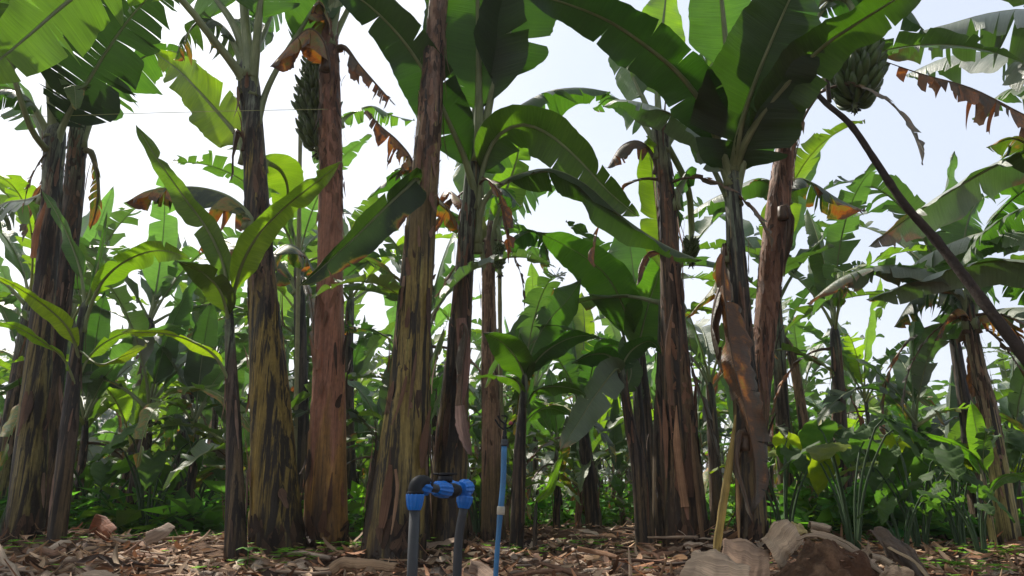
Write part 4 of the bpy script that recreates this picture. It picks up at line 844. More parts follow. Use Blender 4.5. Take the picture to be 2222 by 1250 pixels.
hleaf('AE', [(2140, 1080), (2170, 1040), (2210, 1030), (2240, 1050)], 30, s0=.1, roll=40, tears=0, tint=(1.3, 1.4, .8), r0=.008, r1=.005)
for key, n, sc, sd_, kinds in (
    ('Q', 8, 1.0, 61, ['upright', 'arch', 'arch', 'arch', 'droop', 'droop', 'dead', 'dead']),
    ('S', 8, .78, 62, ['upright', 'arch', 'arch', 'arch', 'droop', 'arch', 'dead']),
    ('T', 8, .95, 63, ['upright', 'arch', 'arch', 'arch', 'droop', 'arch', 'dead']),
    ('U', 7, .7, 64, ['arch', 'arch', 'droop', 'dead', 'droop']),
    ('V', 9, .78, 65, ['upright', 'upright', 'arch', 'arch', 'arch', 'droop', 'droop', 'arch', 'dead']),
    ('W', 8, .62, 66, ['upright', 'arch', 'arch', 'arch', 'arch', 'droop', 'dead']),
    ('X', 8, .75, 67, ['upright', 'arch', 'arch', 'arch', 'droop', 'droop', 'dead']),
    ('Y', 8, .9, 68, ['upright', 'upright', 'arch', 'arch', 'arch', 'droop', 'arch']),
    ('Z', 8, .8, 69, ['upright', 'arch', 'arch', 'arch', 'droop', 'droop']),
    ('AA', 8, .7, 70, ['upright', 'arch', 'arch', 'droop', 'arch', 'arch', 'dead']),
    ('AB', 7, .7, 71, ['upright', 'arch', 'arch', 'droop', 'arch', 'arch']),
    ('AC', 7, .7, 72, ['upright', 'arch', 'arch', 'arch', 'droop', 'arch']),
    ('K2', 6, .8, 73, ['arch', 'arch', 'droop', 'dead']),
    ('G2', 4, .5, 74, ['arch', 'droop', 'arch']),
    ('J', 4, .5, 75, ['arch', 'droop']),
    ('AE', 4, .3, 76, ['arch', 'arch'])):
    auto_leaves(PL[key]['root'], PL[key]['top'], n, sc, sd_, kinds=kinds)

for key, sc, sd_, kinds in (('F', 1.2, 201, ['upright', 'arch', 'arch', 'arch', 'arch']), ('G', 1.3, 202, ['upright', 'arch', 'arch', 'arch', 'arch', 'arch']),
    ('M', 1.2, 203, ['upright', 'upright', 'arch', 'arch', 'arch']), ('AF', 1.2, 204, ['arch', 'arch', 'arch'])):
    pt = PL[key]['top']; auto_leaves(PL[key]['root'], pt + Vector((0, 0, .1)), 5, sc, sd_, kinds=kinds)  # extra crown leaves above the frame, added to shade the leaves below
for key, sc, sd_, kinds, dz in (('A', .5, 301, ['dead'], .1), ('B', .6, 302, ['dead', 'droop'], .1), ('H', .6, 303, ['dead', 'dead'], .5), ('I', .7, 304, ['dead', 'dead', 'droop'], 0),
    ('K', .6, 305, ['dead', 'dead'], .35), ('M', .7, 306, ['dead', 'dead', 'dead', 'droop'], .5), ('O', .7, 309, ['dead', 'dead', 'dead', 'droop'], 0), ('Q', .8, 310, ['dead', 'droop'], 0)):
    auto_leaves(PL[key]['root'], PL[key]['top'] - Vector((0, 0, dz)), 3, sc, sd_, kinds=kinds)
# --- fruit
def banana_mb(mb, base, out, up, L, r):
    pts = []; 
    for i in range(7):
        t = i / 6; a = t * 1.15
        pts.append(base + out * (math.sin(a) / 1.15 * L) + up * ((1 - math.cos(a)) / 1.15 * L * 1.2))
    rad = [r * k for k in (.35, .72, .98, 1.0, .95, .68, .22)]; i0 = len(mb.v)
    tube(mb, pts, rad, 6)
    for k in range(i0 + 36, len(mb.v)): mb.a[k] = .8
def fruit_bunch(key, px, py0, py1, wpx, D, stalk, seed=0, tiers=11):
    p = PL[key]; root = p['root']; off = Vector(root.location); rnd = random.Random(seed)
    a = P(px, py0, D); b = P(px, py1, D); ax = (b - a); Lb = ax.length; ax.normalize(); R0 = wpx / 2 * unit(px, (py0 + py1) / 2, D)
    sm = MB(); sp = [P(x, y, lerp(p['D'], D, i / (len(stalk) - 1))) for i, (x, y) in enumerate(stalk)] + [a, a + ax * Lb * .5, b, b + ax * .06]
    C, _ = catmull(sp, 24); tube(sm, C, [.024] * 18 + [.018] * 6, 8, a=0)
    bo = link('fruit_bunch', sm.mesh('fruit_bunch', RIB, off), root, (.8, .9, .7)); bo['label'] = 'hanging bunch of unripe green bananas'
    S = ax.orthogonal().normalized(); N = ax.cross(S)
    for k in range(tiers):
        f = (k + .4 + rnd.uniform(-.12, .12)) / tiers; c = a + ax * (Lb * f); rr = R0 * rnd.uniform(.88, 1.1) * (.78 + .3 * math.sin(f * 2.6)) * (1 if f < .85 else .8); a0 = k * 2.1 + rnd.random()
        mb = MB(); nf = 10
        for row in range(2):
            for q in range(nf):
                th = a0 + (q + .5 * row) / nf * 5.6; o = S * math.cos(th) + N * math.sin(th); aj = (-ax + Vector((rnd.gauss(0, .16), rnd.gauss(0, .16), 0))).normalized()
                banana_mb(mb, c + o * (rr * .22) + ax * (row * rr * .28), o, aj, rr * rnd.uniform(.85, 1.12), rr * .15)
        h = link('banana_hand', mb.mesh('banana_hand', FRUIT, off), bo)
    tb = MB(); e = b + ax * .04
    for q in range(14):
        d = Vector((rnd.gauss(0, 1), rnd.gauss(0, 1), rnd.gauss(-.8, .8))).normalized(); tube(tb, [e, e + d * .02, e + d * .04 + Vector((0, 0, -.008))], [.008, .006, .003], 5)
    link('flower_stub', tb.mesh('flower_stub', BLACKP, off), bo)
fruit_bunch('F', 688, 135, 325, 80, 5.05, [(714, 60), (700, 70), (686, 95)], 3, 10)
fruit_bunch('M', 1856, 85, 228, 112, 4.9, [(1750, 50), (1785, 0), (1835, 0), (1856, 40)], 4, 7)
fruit_bunch('I', 1084, 530, 585, 26, 6.3, [(1066, 490), (1078, 495), (1084, 510)], 5, 6)
fruit_bunch('K', 1500, 520, 560, 34, 5.2, [(1440, 300), (1490, 400), (1500, 480)], 6, 5)
fruit_bunch('AB', 1385, 840, 880, 22, 6.9, [(1385, 730), (1378, 780), (1384, 810)], 7, 5)
# pale bare strip, split sheaths and a bent ochre leaf base
def strip(key, pts, wid, D, tone, curl=.6, name='dry_sheath', label=None, dd=0, taper=False):
    root = PL[key]['root']; off = Vector(root.location); n = len(pts)
    vs, _ = catmull([P(x, y, D + dd * i / (n - 1)) for i, (x, y) in enumerate(pts)], 22)
    u = unit(*pts[n // 2], D); mb = MB()
    ribbon(mb, vs, [wid * u * (min(1, .12 + i / 9) if taper else (.75 + .25 * math.sin(math.pi * i / 21))) * (1 - (.6 if not taper else 0) * (i / 21) ** 4) * (1 + .2 * noise.noise(Vector((i * .55, wid, 0)))) for i in range(22)], curl, Vector((0, -1, .1)), tone, 6)
    o = link(name, mb.mesh(name, FLAKE, off), root)
    if label: o['label'] = label
strip('K', [(1468, 880), (1470, 960), (1478, 1030), (1488, 1100)], 22, 4.62, (.5, .29, .17), 1.2, taper=True, label='pale tan strip where the outer sheath fell away')
strip('K', [(1498, 900), (1512, 1050), (1530, 1205)], 14, 4.62, (.22, .14, .08), 1.2, taper=True)
strip('K', [(1460, 660), (1450, 760), (1458, 880)], 16, 4.62, (.24, .14, .09), 1.2, taper=True)
strip('L', [(1596, 900), (1584, 1010), (1570, 1100), (1552, 1225)], 24, 4.3, (.40, .30, .10), 1.3, taper=True, label='bent ochre leaf base reaching the ground')
strip('L', [(1600, 1020), (1602, 1100), (1604, 1185)], 10, 4.3, (.5, .33, .16), .8)
strip('H', [(1000, 690), (1006, 760), (1002, 840), (992, 900)], 34, 4.5, (.34, .2, .16), .8, label='loose pinkish brown sheath')
strip('H', [(998, 880), (1004, 930), (1020, 985)], 30, 4.4, (.36, .25, .22), -.7)
strip('G', [(858, 1018), (862, 1060), (855, 1120), (848, 1160)], 9, 4.0, (.42, .26, .16), .8)
strip('A', [(70, 560), (78, 500), (98, 440)], 18, 4.85, (.45, .2, .1), .8)

# ================================================================== the rows behind
FR = [('mossy left stems', 90), ('V leaved young stem', 505), ('yellow streaked stem', 590), ('pinkish stem', 712), ('massive leaning stem', 880),
      ('pipe fittings', 985), ('blue pipe', 1090), ('thin leaning stem', 1375), ('split dark stem', 1470), ('leaf wrapped stem', 1620),
      ('red brown leaning stem', 1665), ('cocoyam stem', 1825), ('tan striped stem', 2160)]
def between(px):
    if px < 90: return 'left of the mossy stems'
    for i in range(len(FR) - 1):
        if px < FR[i + 1][1]: return 'between %s and %s' % (FR[i][0], FR[i + 1][0])
    return 'right of the tan striped stem'
def make_plant(h, seed, lod=0, sc=1.0, nl=9):
    rnd = random.Random(seed); root = thing('banana_plant', 'x', 'banana plant', (0, 0, 0)); ln = rnd.uniform(-.08, .08)
    pts = [Vector((0, 0, -.1)), Vector((ln * h * .3, .02, h * .35)), Vector((ln * h * .8, .0, h * .75)), Vector((ln * h * 1.3, 0, h))]
    stem(root, pts, [.078 * sc, .056 * sc, .046 * sc, .03 * sc], TM[rnd.choice(['dark', 'mossy', 'green', 'peel', 'dark'])], seed, [(50, .1, .95, PAP + DKS)] if not lod else None, flakes=8 if not lod else 5, ringn=14 if not lod else 8, step=.09 if not lod else .25)
    kinds = ['upright'] + (['upright'] if rnd.random() < .3 else []) + ['arch'] * (nl - 4) + ['droop', 'droop'] + ['dead'] * rnd.choice([1, 1, 2])
    auto_leaves(root, pts[-1], nl, .95 * sc, seed + 500, lod, kinds)
    return root
def dup(root, loc, rz, s, jitter=0):
    r = root.copy(); col.objects.link(r); r.location = loc; r.rotation_euler = (0, 0, rz); r.scale = (s, s, s)
    for ch in list(root.children):
        c = ch.copy(); col.objects.link(c); c.parent = r
        k = random.uniform(.75, 1.25); c.color = (min(3, c.color[0] * k), c.color[1] * k, c.color[2] * k, c.color[3])
    return r
random.seed(77)
protos = [make_plant(h, 900 + i, 0, sc, nl) for i, (h, sc, nl) in enumerate(((1.9, .95, 8), (2.3, 1.0, 9), (1.5, .85, 8), (2.6, 1.05, 9), (2.1, .9, 8), (1.1, .75, 7)))]
suckers = [make_plant(h, 950 + i, 0, sc, nl) for i, (h, sc, nl) in enumerate(((.45, .5, 6), (.7, .55, 6), (.9, .6, 7)))]
protof = [make_plant(h, 930 + i, 1, sc, nl) for i, (h, sc, nl) in enumerate(((2.0, .95, 8), (2.5, 1.0, 8), (1.6, .9, 8), (2.8, 1.05, 9)))]
used = set(); spots = []
taken = [(v['root'].location.x, v['root'].location.y) for v in PL.values()]
rr = random.Random(4)
y = 7.9; row = 0
while y < 32:
    x = -.80 * y - 1.6; step = 1.42 + .04 * y
    while x < .80 * y + 1.2:
        X = x + rr.uniform(-.45, .45); Y = y + rr.uniform(-.5, .5); x += step
        if min((X - a) ** 2 + (Y - b) ** 2 for a, b in taken) < .35: continue
        if X > 1.2 and Y < 18 and rr.random() < .35: continue
        spots.append((X, Y))
    y += 1.75; row += 1
def put(proto, X, Y, s, label, group):
    loc = (X, Y, gz(X, Y) - .02); rz = rr.random() * 6.28
    if proto.name not in used:
        used.add(proto.name); proto.location = loc; proto.rotation_euler = (0, 0, rz); proto.scale = (s, s, s); o = proto
    else: o = dup(proto, loc, rz, s)
    o['label'] = label; o['category'] = 'banana plant'
    if group: o['group'] = group
    return o
ordn = ['', 'second ', 'third ', 'fourth ', 'fifth ', 'sixth ', 'seventh ']
seen = {}
pending = []
for X, Y in spots:
    if Y < 16:
        q = rr.randrange(len(protos)); s = rr.uniform(.9, 1.28)
        if Y < 11.5: s *= .8
        if X > 1.5: s *= .88
        pending.append((protos[q], X, Y, s, 'm'))
    else:
        q = rr.randrange(len(protof)); s = rr.uniform(.85, 1.2) * (.8 if X > 1 else 1); pending.append((protof[q], X, Y, s, 'f'))
for _ in range(125):
    Y = rr.uniform(6.4, 15); X = rr.uniform(-.72, .72) * Y
    if min((X - a) ** 2 + (Y - b) ** 2 for a, b in taken) < .25: continue
    pending.append((suckers[rr.randrange(3)], X, Y, rr.uniform(.8, 1.5), 's'))
pending.sort(key=lambda t: t[2])
for pr, X, Y, s, k in pending:
    px = topx(Vector((X, Y, .8)))[0]
    bt = between(px)
    if k == 'f': put(pr, X, Y, s, 'distant banana plant in the crowded far rows', 'banana plants of the far rows'); continue
    key = (bt, k); n = seen.get(key, 0); seen[key] = n + 1
    if n > 6:
        if k == 's': put(pr, X, Y, s, 'low banana sucker lost in the crowded undergrowth further back', 'banana suckers further back')
        else: put(pr, X, Y, s, 'distant banana plant in the crowded far rows', 'banana plants of the far rows')
        continue
    kindw = 'banana plant' if k == 'm' else 'low banana sucker'
    put(pr, X, Y, s, '%snearest %s %s' % (ordn[n], kindw, bt), 'banana plants of the middle rows' if k == 'm' else 'young banana suckers')

for X, Y, k in ((-4.2, -1.6, 3), (-2.3, -2.4, 1), (-.6, -1.7, 3), (1.4, -2.2, 1), (3.1, -1.5, 3), (5.0, -1.9, 1), (-5.6, .4, 1), (5.4, .6, 3), (-3.3, -4.4, 3), (-1.2, -4.9, 1), (.9, -4.6, 3), (2.8, -5.0, 1), (-6.4, -3.4, 3), (6.3, -3.8, 1), (-4.6, 2.2, 1), (5.2, 2.9, 3)):
    put(protos[k], X, Y, 1.45, 'unseen banana plant added behind the camera to block skylight', 'added banana plants behind the camera')  # unseen rest of the plantation, added to block skylight and darken stem fronts
# ------------------------------------------------------------------ cocoyam plants
def taro_plant(seed, hgt, nl, yellow=0):
    rnd = random.Random(seed); root = thing('cocoyam_plant', 'x', 'cocoyam', (0, 0, 0)); a = rnd.random() * 6
    for i in range(nl):
        a += 2.4 + rnd.uniform(-.3, .3); h = hgt * rnd.uniform(.65, 1.05); out = h * rnd.uniform(.25, .6); d = Vector((math.cos(a), math.sin(a), 0))
        C, _ = catmull([Vector((0, 0, -.03)) + d * .02, d * out * .3 + Vector((0, 0, h * .5)), d * out * .75 + Vector((0, 0, h * .92)), d * out + Vector((0, 0, h))], 10)
        mb = MB(); tube(mb, C, [lerp(.016, .006, k / 9) for k in range(10)], 6)
        st = link('leaf_stalk', mb.mesh('leaf_stalk', STALK), root, (1, 1, 1))
        L = .30 * rnd.uniform(.75, 1.15) * hgt / .9; W = L * .78; tilt = rnd.uniform(-.1, -.9)
        T = (d * math.cos(tilt) + Vector((0, 0, math.sin(tilt)))); S = Vector((-d.y, d.x, 0)); N = T.cross(S) * -1
        if N.z < 0: N = -N
        tip = C[-1]; mb = MB(); tn = (1, 1, 1) if rnd.random() > yellow else (2.6, 1.6, .5); k = rnd.uniform(.8, 1.25); tn = tuple(x * k for x in tn)
        # heart outline: rows from rear lobes to tip
        rows = []; nr = 14; mm = 5
        for r_ in range(nr + 1):
            t = r_ / nr; s = -.38 + 1.38 * t          # along the leaf, 0 at the stalk
            wv = (math.sin(math.pi * min(1, (t + .02)) ** .62)) ** .75 if t < 1 else 0
            wv = max(wv, .03) if t < 1 else .0
            row = []
            for j in range(-mm, mm + 1):
                u = j / mm; wd = W * .5 * wv
                inner = 0 if s > 0 else (-s / .38) * .16 * W
                x = u * wd if s > 0 else math.copysign(inner + abs(u) * max(0, wd - inner), u) if j else 0
                z = -.25 * abs(x) ** 1.3 / W ** .3 * .8 + .012 * math.sin(abs(u) * 5 + s * 16) - .25 * max(0, s) ** 2 * L
                ss = s if not (s < 0 and j == 0) else 0
                row.append(mb.add(tip + T * (ss * L) + S * x + N * z, (u, t), 0, tn))
            rows.append(row)
        for r_ in range(nr):
            for j in range(2 * mm):
                mb.face((rows[r_][j], rows[r_][j + 1], rows[r_ + 1][j + 1], rows[r_ + 1][j]))
        link('leaf', mb.mesh('leaf', TARO), st)
    return root
tp = [taro_plant(1, 1.05, 7, .1), taro_plant(2, .8, 7, .15), taro_plant(3, .95, 8, .25), taro_plant(4, .65, 6, .1)]
tdone = set()
def dup3(root, loc, rz, s):
    r = root.copy(); col.objects.link(r); r.location = loc; r.rotation_euler = (0, 0, rz); r.scale = (s, s, s)
    for ch in root.children:
        c = ch.copy(); col.objects.link(c); c.parent = r
        for g_ in ch.children:
            d = g_.copy(); col.objects.link(d); d.parent = c; k = random.uniform(.8, 1.3); d.color = (k, k, k, 1)
    return r
tspots = [(1845, 1120, 5.2, 0, .88, 'largest cocoyam, with thick dark stalks behind the curled dry leaves'), (1990, 1130, 5.4, 2, .82, 'cocoyam with yellowing leaves right of the largest one'),
          (2080, 1150, 5.2, 1, .8, 'low cocoyam near the foot of the tan striped stem'), (1930, 1110, 6.4, 1, 1.1, 'cocoyam behind the yellowing one'), (2190, 1130, 6.6, 0, .9, 'cocoyam at the right edge behind the tan striped stem'),
          (1700, 1115, 6.2, 2, .85, 'cocoyam just right of the leaning red brown stem'), (1770, 1105, 7.2, 0, 1.0, 'cocoyam between the thin reddish stem and the largest cocoyam'), (2030, 1100, 7.4, 0, 1.1, 'tall cocoyam left of the slender dark stem at right'),
          (320, 1130, 6.2, 1, 1.05, 'cocoyam with round leaves left of the young leaning stem'), (210, 1125, 6.6, 3, 1.1, 'low cocoyam right of the mossy left stems'), (420, 1120, 7.2, 3, 1.2, 'small cocoyam behind the young leaning stem'),
          (-10, 1140, 6.0, 3, 1.1, 'cocoyam at the left edge behind the mossy stem'), (1040, 1130, 6.6, 3, .9, 'small cocoyam between the pipe fittings and the blue sprinkler pipe'), (2140, 1100, 8.2, 2, 1.0, 'cocoyam between the two stems at the right edge'),
          (1880, 1095, 8.8, 1, 1.1, 'cocoyam far behind the largest one'), (1960, 1200, 4.6, 3, .6, 'little cocoyam beside the arched dry leaf'), (2130, 1190, 4.5, 3, .65, 'little cocoyam at the lower right corner')]
for px, py, D, k, s, lab in tspots:
    b = P(px, py, D); loc = (b.x, b.y, gz(b.x, b.y) - .01); rz = rr.random() * 6.28
    if k not in tdone: tdone.add(k); o = tp[k]; o.location = loc; o.rotation_euler = (0, 0, rz); o.scale = (s,) * 3
    else: o = dup3(tp[k], loc, rz, s)
    tag(o, lab, 'cocoyam', 'cocoyam plants under the bananas')

# ------------------------------------------------------------------ undergrowth, litter, far trees
def leaflet(mb, c, d, n, L, W, tone, m=0):
    s = d.cross(n); s = s.normalized() if s.length > 1e-3 else Vector((1, 0, 0)); nn = s.cross(d)
    a = mb.add(c, (0, 0), 0, tone); b = mb.add(c + d * L * .5 + s * W * .5 + nn * .1 * W, (1, .5), 0, tone); e = mb.add(c + d * L - nn * .1 * L, (0, 1), 0, tone); f = mb.add(c + d * L * .5 - s * W * .5 + nn * .1 * W, (-1, .5), 0, tone)
    mb.face((a, b, e)); mb.face((a, e, f))
def undergrowth():
    mb = MB(); rnd = random.Random(9)
    for _ in range(5600):
        Y = 6.2 + 26 * rnd.random() ** 1.6; X = rnd.uniform(-.78, .78) * Y
        dens = fbm(X + 50, Y, .55, 2)
        if dens < -.15 and Y < 9: continue
        if Y < 8 and abs(X - .9) < 1.5: continue
        h = rnd.uniform(.08, .75) * (1 + .5 * dens) * (1 if Y > 8 else .6); z0 = gz(X, Y); k = rnd.randint(7, 14)
        br = rnd.uniform(.8, 2.1); tone0 = rnd.choice([(1, 1, 1), (1.3, 1.2, .8), (.8, .95, 1), (1.1, 1.25, 1.2), (1.6, 1.4, .7)])
        lean = Vector((rnd.gauss(0, .2), rnd.gauss(0, .2), 1)).normalized()
        big = rnd.random() < .25
        for i in range(k):
            t = rnd.uniform(.2, 1); c = Vector((X, Y, z0)) + lean * h * t; d = Vector((rnd.gauss(0, 1), rnd.gauss(0, 1), rnd.gauss(.15, .5))).normalized()
            L = rnd.uniform(.06, .17) * (2.2 if big else 1); W = L * (.28 if rnd.random() < .4 else .6)
            leaflet(mb, c, d, Vector((rnd.gauss(0, .3), rnd.gauss(0, .3), 1)), L, W, tuple(x * br * rnd.uniform(.8, 1.2) for x in tone0))
    tag(link('undergrowth', mb.mesh('undergrowth', HERB, smooth=False)), 'low green weeds and ground cover under the banana plants', 'undergrowth', kind='stuff')
undergrowth()
LT = [(.42, .28, .19), (.52, .38, .28), (.30, .17, .11), (.62, .49, .38), (.17, .10, .07), (.44, .24, .15), (.09, .055, .04), (.55, .43, .34)]
def litter():
    mb = MB(); rnd = random.Random(21)
    for _ in range(15000):
        Y = 2.3 + 8.8 * rnd.random() ** 1.3; X = rnd.uniform(-.78, .78) * Y
        if Y > 6.6 and rnd.random() < .5: continue
        if X > 1.1 and Y < 3.2 and rnd.random() < .4: continue
        if fbm(X * 1.3, Y, .9, 2) < -.35 and rnd.random() < .6: continue
        L = rnd.uniform(.03, .11) * (1 + (rnd.random() < .10) * 1.0); W = rnd.uniform(.007, .032) * (1 + (rnd.random() < .15) * .8); a = rnd.random() * 6.28; z = gz(X, Y) + rnd.uniform(.0, .05)
        d = Vector((math.cos(a), math.sin(a), rnd.gauss(0, .16))).normalized(); k = 5; cur = rnd.gauss(0, 1.2) * .5; bend = Vector((-d.y, d.x, 0)) * rnd.gauss(0, .25)
        up = Vector((rnd.gauss(0, .45), rnd.gauss(0, .45), 1)).normalized(); lift = rnd.gauss(.1, .25)
        ps = [Vector((X, Y, z)) + d * (L * (i / (k - 1) - .5)) + bend * L * ((i / (k - 1)) ** 2) + Vector((0, 0, lift * L * (i / (k - 1)) ** 2)) for i in range(k)]
        t = rnd.choice(LT); f = rnd.uniform(.5, 1.3); t = (t[0] * 1.3, t[1] * 1.18, t[2] * 1.0)
        ribbon(mb, ps, [W * wv for wv in (.45, .9, 1, .8, .3)], cur * 1.2, up, tuple(x * f for x in t), 3)
    for _ in range(900):        # larger crumpled scraps, clustered
        Y = 2.7 + 4 * rnd.random() ** 1.2; X = rnd.uniform(-.75, .75) * Y
        if fbm(X * 2, Y * 1.5, .8, 2) < .0: continue
        L = rnd.uniform(.12, .32); W = rnd.uniform(.03, .075); a = rnd.gauss(0, .9); z = gz(X, Y) + rnd.uniform(.015, .05); d = Vector((math.cos(a), math.sin(a) * .8, rnd.gauss(0, .10))).normalized(); k = 9
        ph = rnd.random() * 50; ps = [Vector((X, Y, z)) + d * (L * (i / (k - 1) - .5)) + noise.noise_vector(Vector((i * .6, ph, 0))) * .03 for i in range(k)]
        t = rnd.choice(LT); f = rnd.uniform(.6, 1.25); up = [(Vector((rnd.gauss(0, .1), -.5, 1)) + noise.noise_vector(Vector((i * .5, ph, 4))) * 1.3).normalized() for i in range(k)]
        ribbon(mb, ps, [W * rnd.uniform(.5, 1.1) for _ in range(k)], rnd.uniform(-.9, 1.6), up, tuple(x * f for x in t), 4)
    # twigs and stalks
    for _ in range(200):
        Y = 2.6 + 5 * rnd.random(); X = rnd.uniform(-.75, .75) * Y; a = rnd.random() * 6.28; L = rnd.uniform(.12, .4); z = gz(X, Y) + .03
        d = Vector((math.cos(a), math.sin(a), rnd.gauss(0, .06))); r = rnd.uniform(.004, .014); t = rnd.choice(LT)
        tube(mb, [Vector((X, Y, z)) + d * (L * q / 3) + Vector((0, 0, rnd.uniform(0, .02))) for q in range(4)], [r, r * .9, r * .8, r * .5], 5, c=t)
    tag(link('leaf_litter', mb.mesh('leaf_litter', FLAKE)), 'deep litter of torn dry banana leaves covering the ground', 'leaf litter', kind='stuff')
litter()
def weeds():
    mb = MB(); rnd = random.Random(31)
    cl = [(540, 1180, 3.9, 14), (1765, 1215, 2.3, 0), (775, 1185, 4.7, 60), (300, 1165, 5.0, 30), (620, 1195, 4.2, 40), (950, 1200, 4.4, 20), (1100, 1190, 5.2, 30), (2060, 1215, 3.8, 60), (2150, 1180, 4.6, 60), (60, 1185, 4.5, 20), (1270, 1170, 5.8, 30), (440, 1165, 5.4, 50)]
    for px, py, D, n in cl:
        b = P(px, py, D)
        for i in range(n):
            X = b.x + rnd.gauss(0, .13); Y = b.y + rnd.gauss(0, .16); c = Vector((X, Y, gz(X, Y) + rnd.uniform(.02, .07)))
            br = rnd.uniform(1.2, 3); 
            for q in range(4):
                a = q * 1.57 + rnd.random(); leaflet(mb, c, Vector((math.cos(a), math.sin(a), .25)).normalized(), Vector((0, 0, 1)), rnd.uniform(.02, .04), .022, (br, br * .95, br * .4))
    for i in range(150):
        Y = rnd.uniform(2.3, 6.5); X = rnd.uniform(-.7, .7) * Y; c = Vector((X, Y, gz(X, Y) + rnd.uniform(.02, .06)))
        for q in range(4):
            a = q * 1.57 + rnd.random(); leaflet(mb, c, Vector((math.cos(a), math.sin(a), .25)).normalized(), Vector((0, 0, 1)), rnd.uniform(.015, .03), .018, (2.4, 2.1, .6))
    tag(link('ground_weeds', mb.mesh('ground_weeds', HERB, smooth=False)), 'tiny yellow green weeds sprouting through the leaf litter', 'weeds', kind='stuff')
weeds()
def seedling(px, py, D, h, n, label, tone=(2, 2.2, 1.3)):
    b = P(px, py, D); loc = Vector((b.x, b.y, gz(b.x, b.y))) if D > 3 else b; rnd = random.Random(int(px))
    root = thing('seedling', label, 'seedling', loc, 'green seedlings on the floor'); mb = MB()
    tube(mb, [Vector((0, 0, -.01)), Vector((.004, 0, h * .5)), Vector((0, .004, h))], [.004, .003, .002], 6, c=tone); link('stalk', mb.mesh('stalk', HERB), root)
    for i in range(n):
        a = i * 1.57 + .4 + (i // 4) * .8; z = h * (1 - .45 * (i // 4)); d = Vector((math.cos(a), math.sin(a), .2)).normalized(); mb = MB(); L = h * rnd.uniform(.45, .65); S = Vector((-d.y, d.x, 0)); rows = []
        for k in range(7):
            t = k / 6; w_ = L * .36 * math.sin(math.pi * (t * .96 + .02)) ** .7; c = Vector((0, 0, z)) + d * (L * t) - Vector((0, 0, L * .35 * t * t))
            rows.append([mb.add(c + S * (u * w_) + Vector((0, 0, .12 * abs(u) * w_)), (u, t), 0, tone) for u in (-1, -.5, 0, .5, 1)])
        for k in range(6):
            for j in range(4): mb.face((rows[k][j], rows[k][j + 1], rows[k + 1][j + 1], rows[k + 1][j]))
        link('leaf', mb.mesh('leaf', HERB), root)
seedling(537, 1205, 3.9, .12, 8, 'pale green seedling with paired leaves in front of the young dark stem')
seedling(1764, 1222, 2.35, .035, 6, 'tiny seedling growing on the soil mound', (2.4, 2.6, .8))
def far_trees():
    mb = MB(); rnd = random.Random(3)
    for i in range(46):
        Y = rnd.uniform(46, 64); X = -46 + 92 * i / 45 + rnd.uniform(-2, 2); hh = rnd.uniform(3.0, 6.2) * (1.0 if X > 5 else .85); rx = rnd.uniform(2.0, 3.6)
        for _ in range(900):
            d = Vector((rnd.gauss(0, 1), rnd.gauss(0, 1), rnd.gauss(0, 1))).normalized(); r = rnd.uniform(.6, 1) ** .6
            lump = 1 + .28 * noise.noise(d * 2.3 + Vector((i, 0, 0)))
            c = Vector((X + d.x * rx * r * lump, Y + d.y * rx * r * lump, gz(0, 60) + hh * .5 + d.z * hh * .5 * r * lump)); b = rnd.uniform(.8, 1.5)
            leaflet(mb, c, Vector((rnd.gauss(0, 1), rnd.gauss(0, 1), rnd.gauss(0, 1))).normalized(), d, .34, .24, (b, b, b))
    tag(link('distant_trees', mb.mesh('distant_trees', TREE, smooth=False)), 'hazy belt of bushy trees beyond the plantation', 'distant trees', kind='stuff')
far_trees()

# ------------------------------------------------------------------ soil mound and big curled dry leaves in front on the right
def mound():
    mb = MB(); c = P(1810, 1262, 2.25); n = 110; rx, ry, hh = .20, .22, .225
    for j in range(n + 1):
        for i in range(n + 1):
            u = -1.6 + 3.2 * i / n; v = -1.6 + 3.2 * j / n; x = c.x + u * rx; y = c.y + v * ry
            r = math.hypot(u, v); z = hh * math.exp(-(r ** 2.4) * .9); z += z / hh * (.05 * fbm(x, y, 8, 3) + .035 * abs(fbm(x + 3, y, 20, 3)) - .012) + .003 * noise.noise(Vector((x * 80, y * 80, 0)))
            mb.add((x, y, gz(x, y) - .012 + z), (u, v))
    for j in range(n):
        for i in range(n):
            a = j * (n + 1) + i; mb.face((a, a + 1, a + n + 2, a + n + 1))
    lm = MB(); rnd = random.Random(8)
    for _ in range(70):
        X = c.x + rnd.gauss(0, .2); Y = c.y + rnd.gauss(0, .18); u = (X - c.x) / rx; v = (Y - c.y) / ry; z = gz(X, Y) + hh * math.exp(-(math.hypot(u, v) ** 2.4) * .9) - .008
        a = rnd.random() * 6.28; L = rnd.uniform(.01, .05); d = Vector((math.cos(a), math.sin(a), rnd.gauss(0, .3))).normalized(); t = rnd.choice(LT)
        ribbon(lm, [Vector((X, Y, z)) + d * (L * q / 3) for q in range(4)], rnd.uniform(.004, .014), .6, Vector((0, -.4, 1)), t, 2)
    tag(link('leaf_crumbs', lm.mesh('leaf_crumbs', FLAKE)), 'crumbs of dry leaf scattered over the soil heap', 'leaf crumbs', kind='stuff')
    tag(link('soil_mound', mb.mesh('soil_mound', SOIL)), 'crumbly brown heap of earth at the lower right', kind='structure')
mound()
DRYG = 'large curled dry banana leaves on the floor'
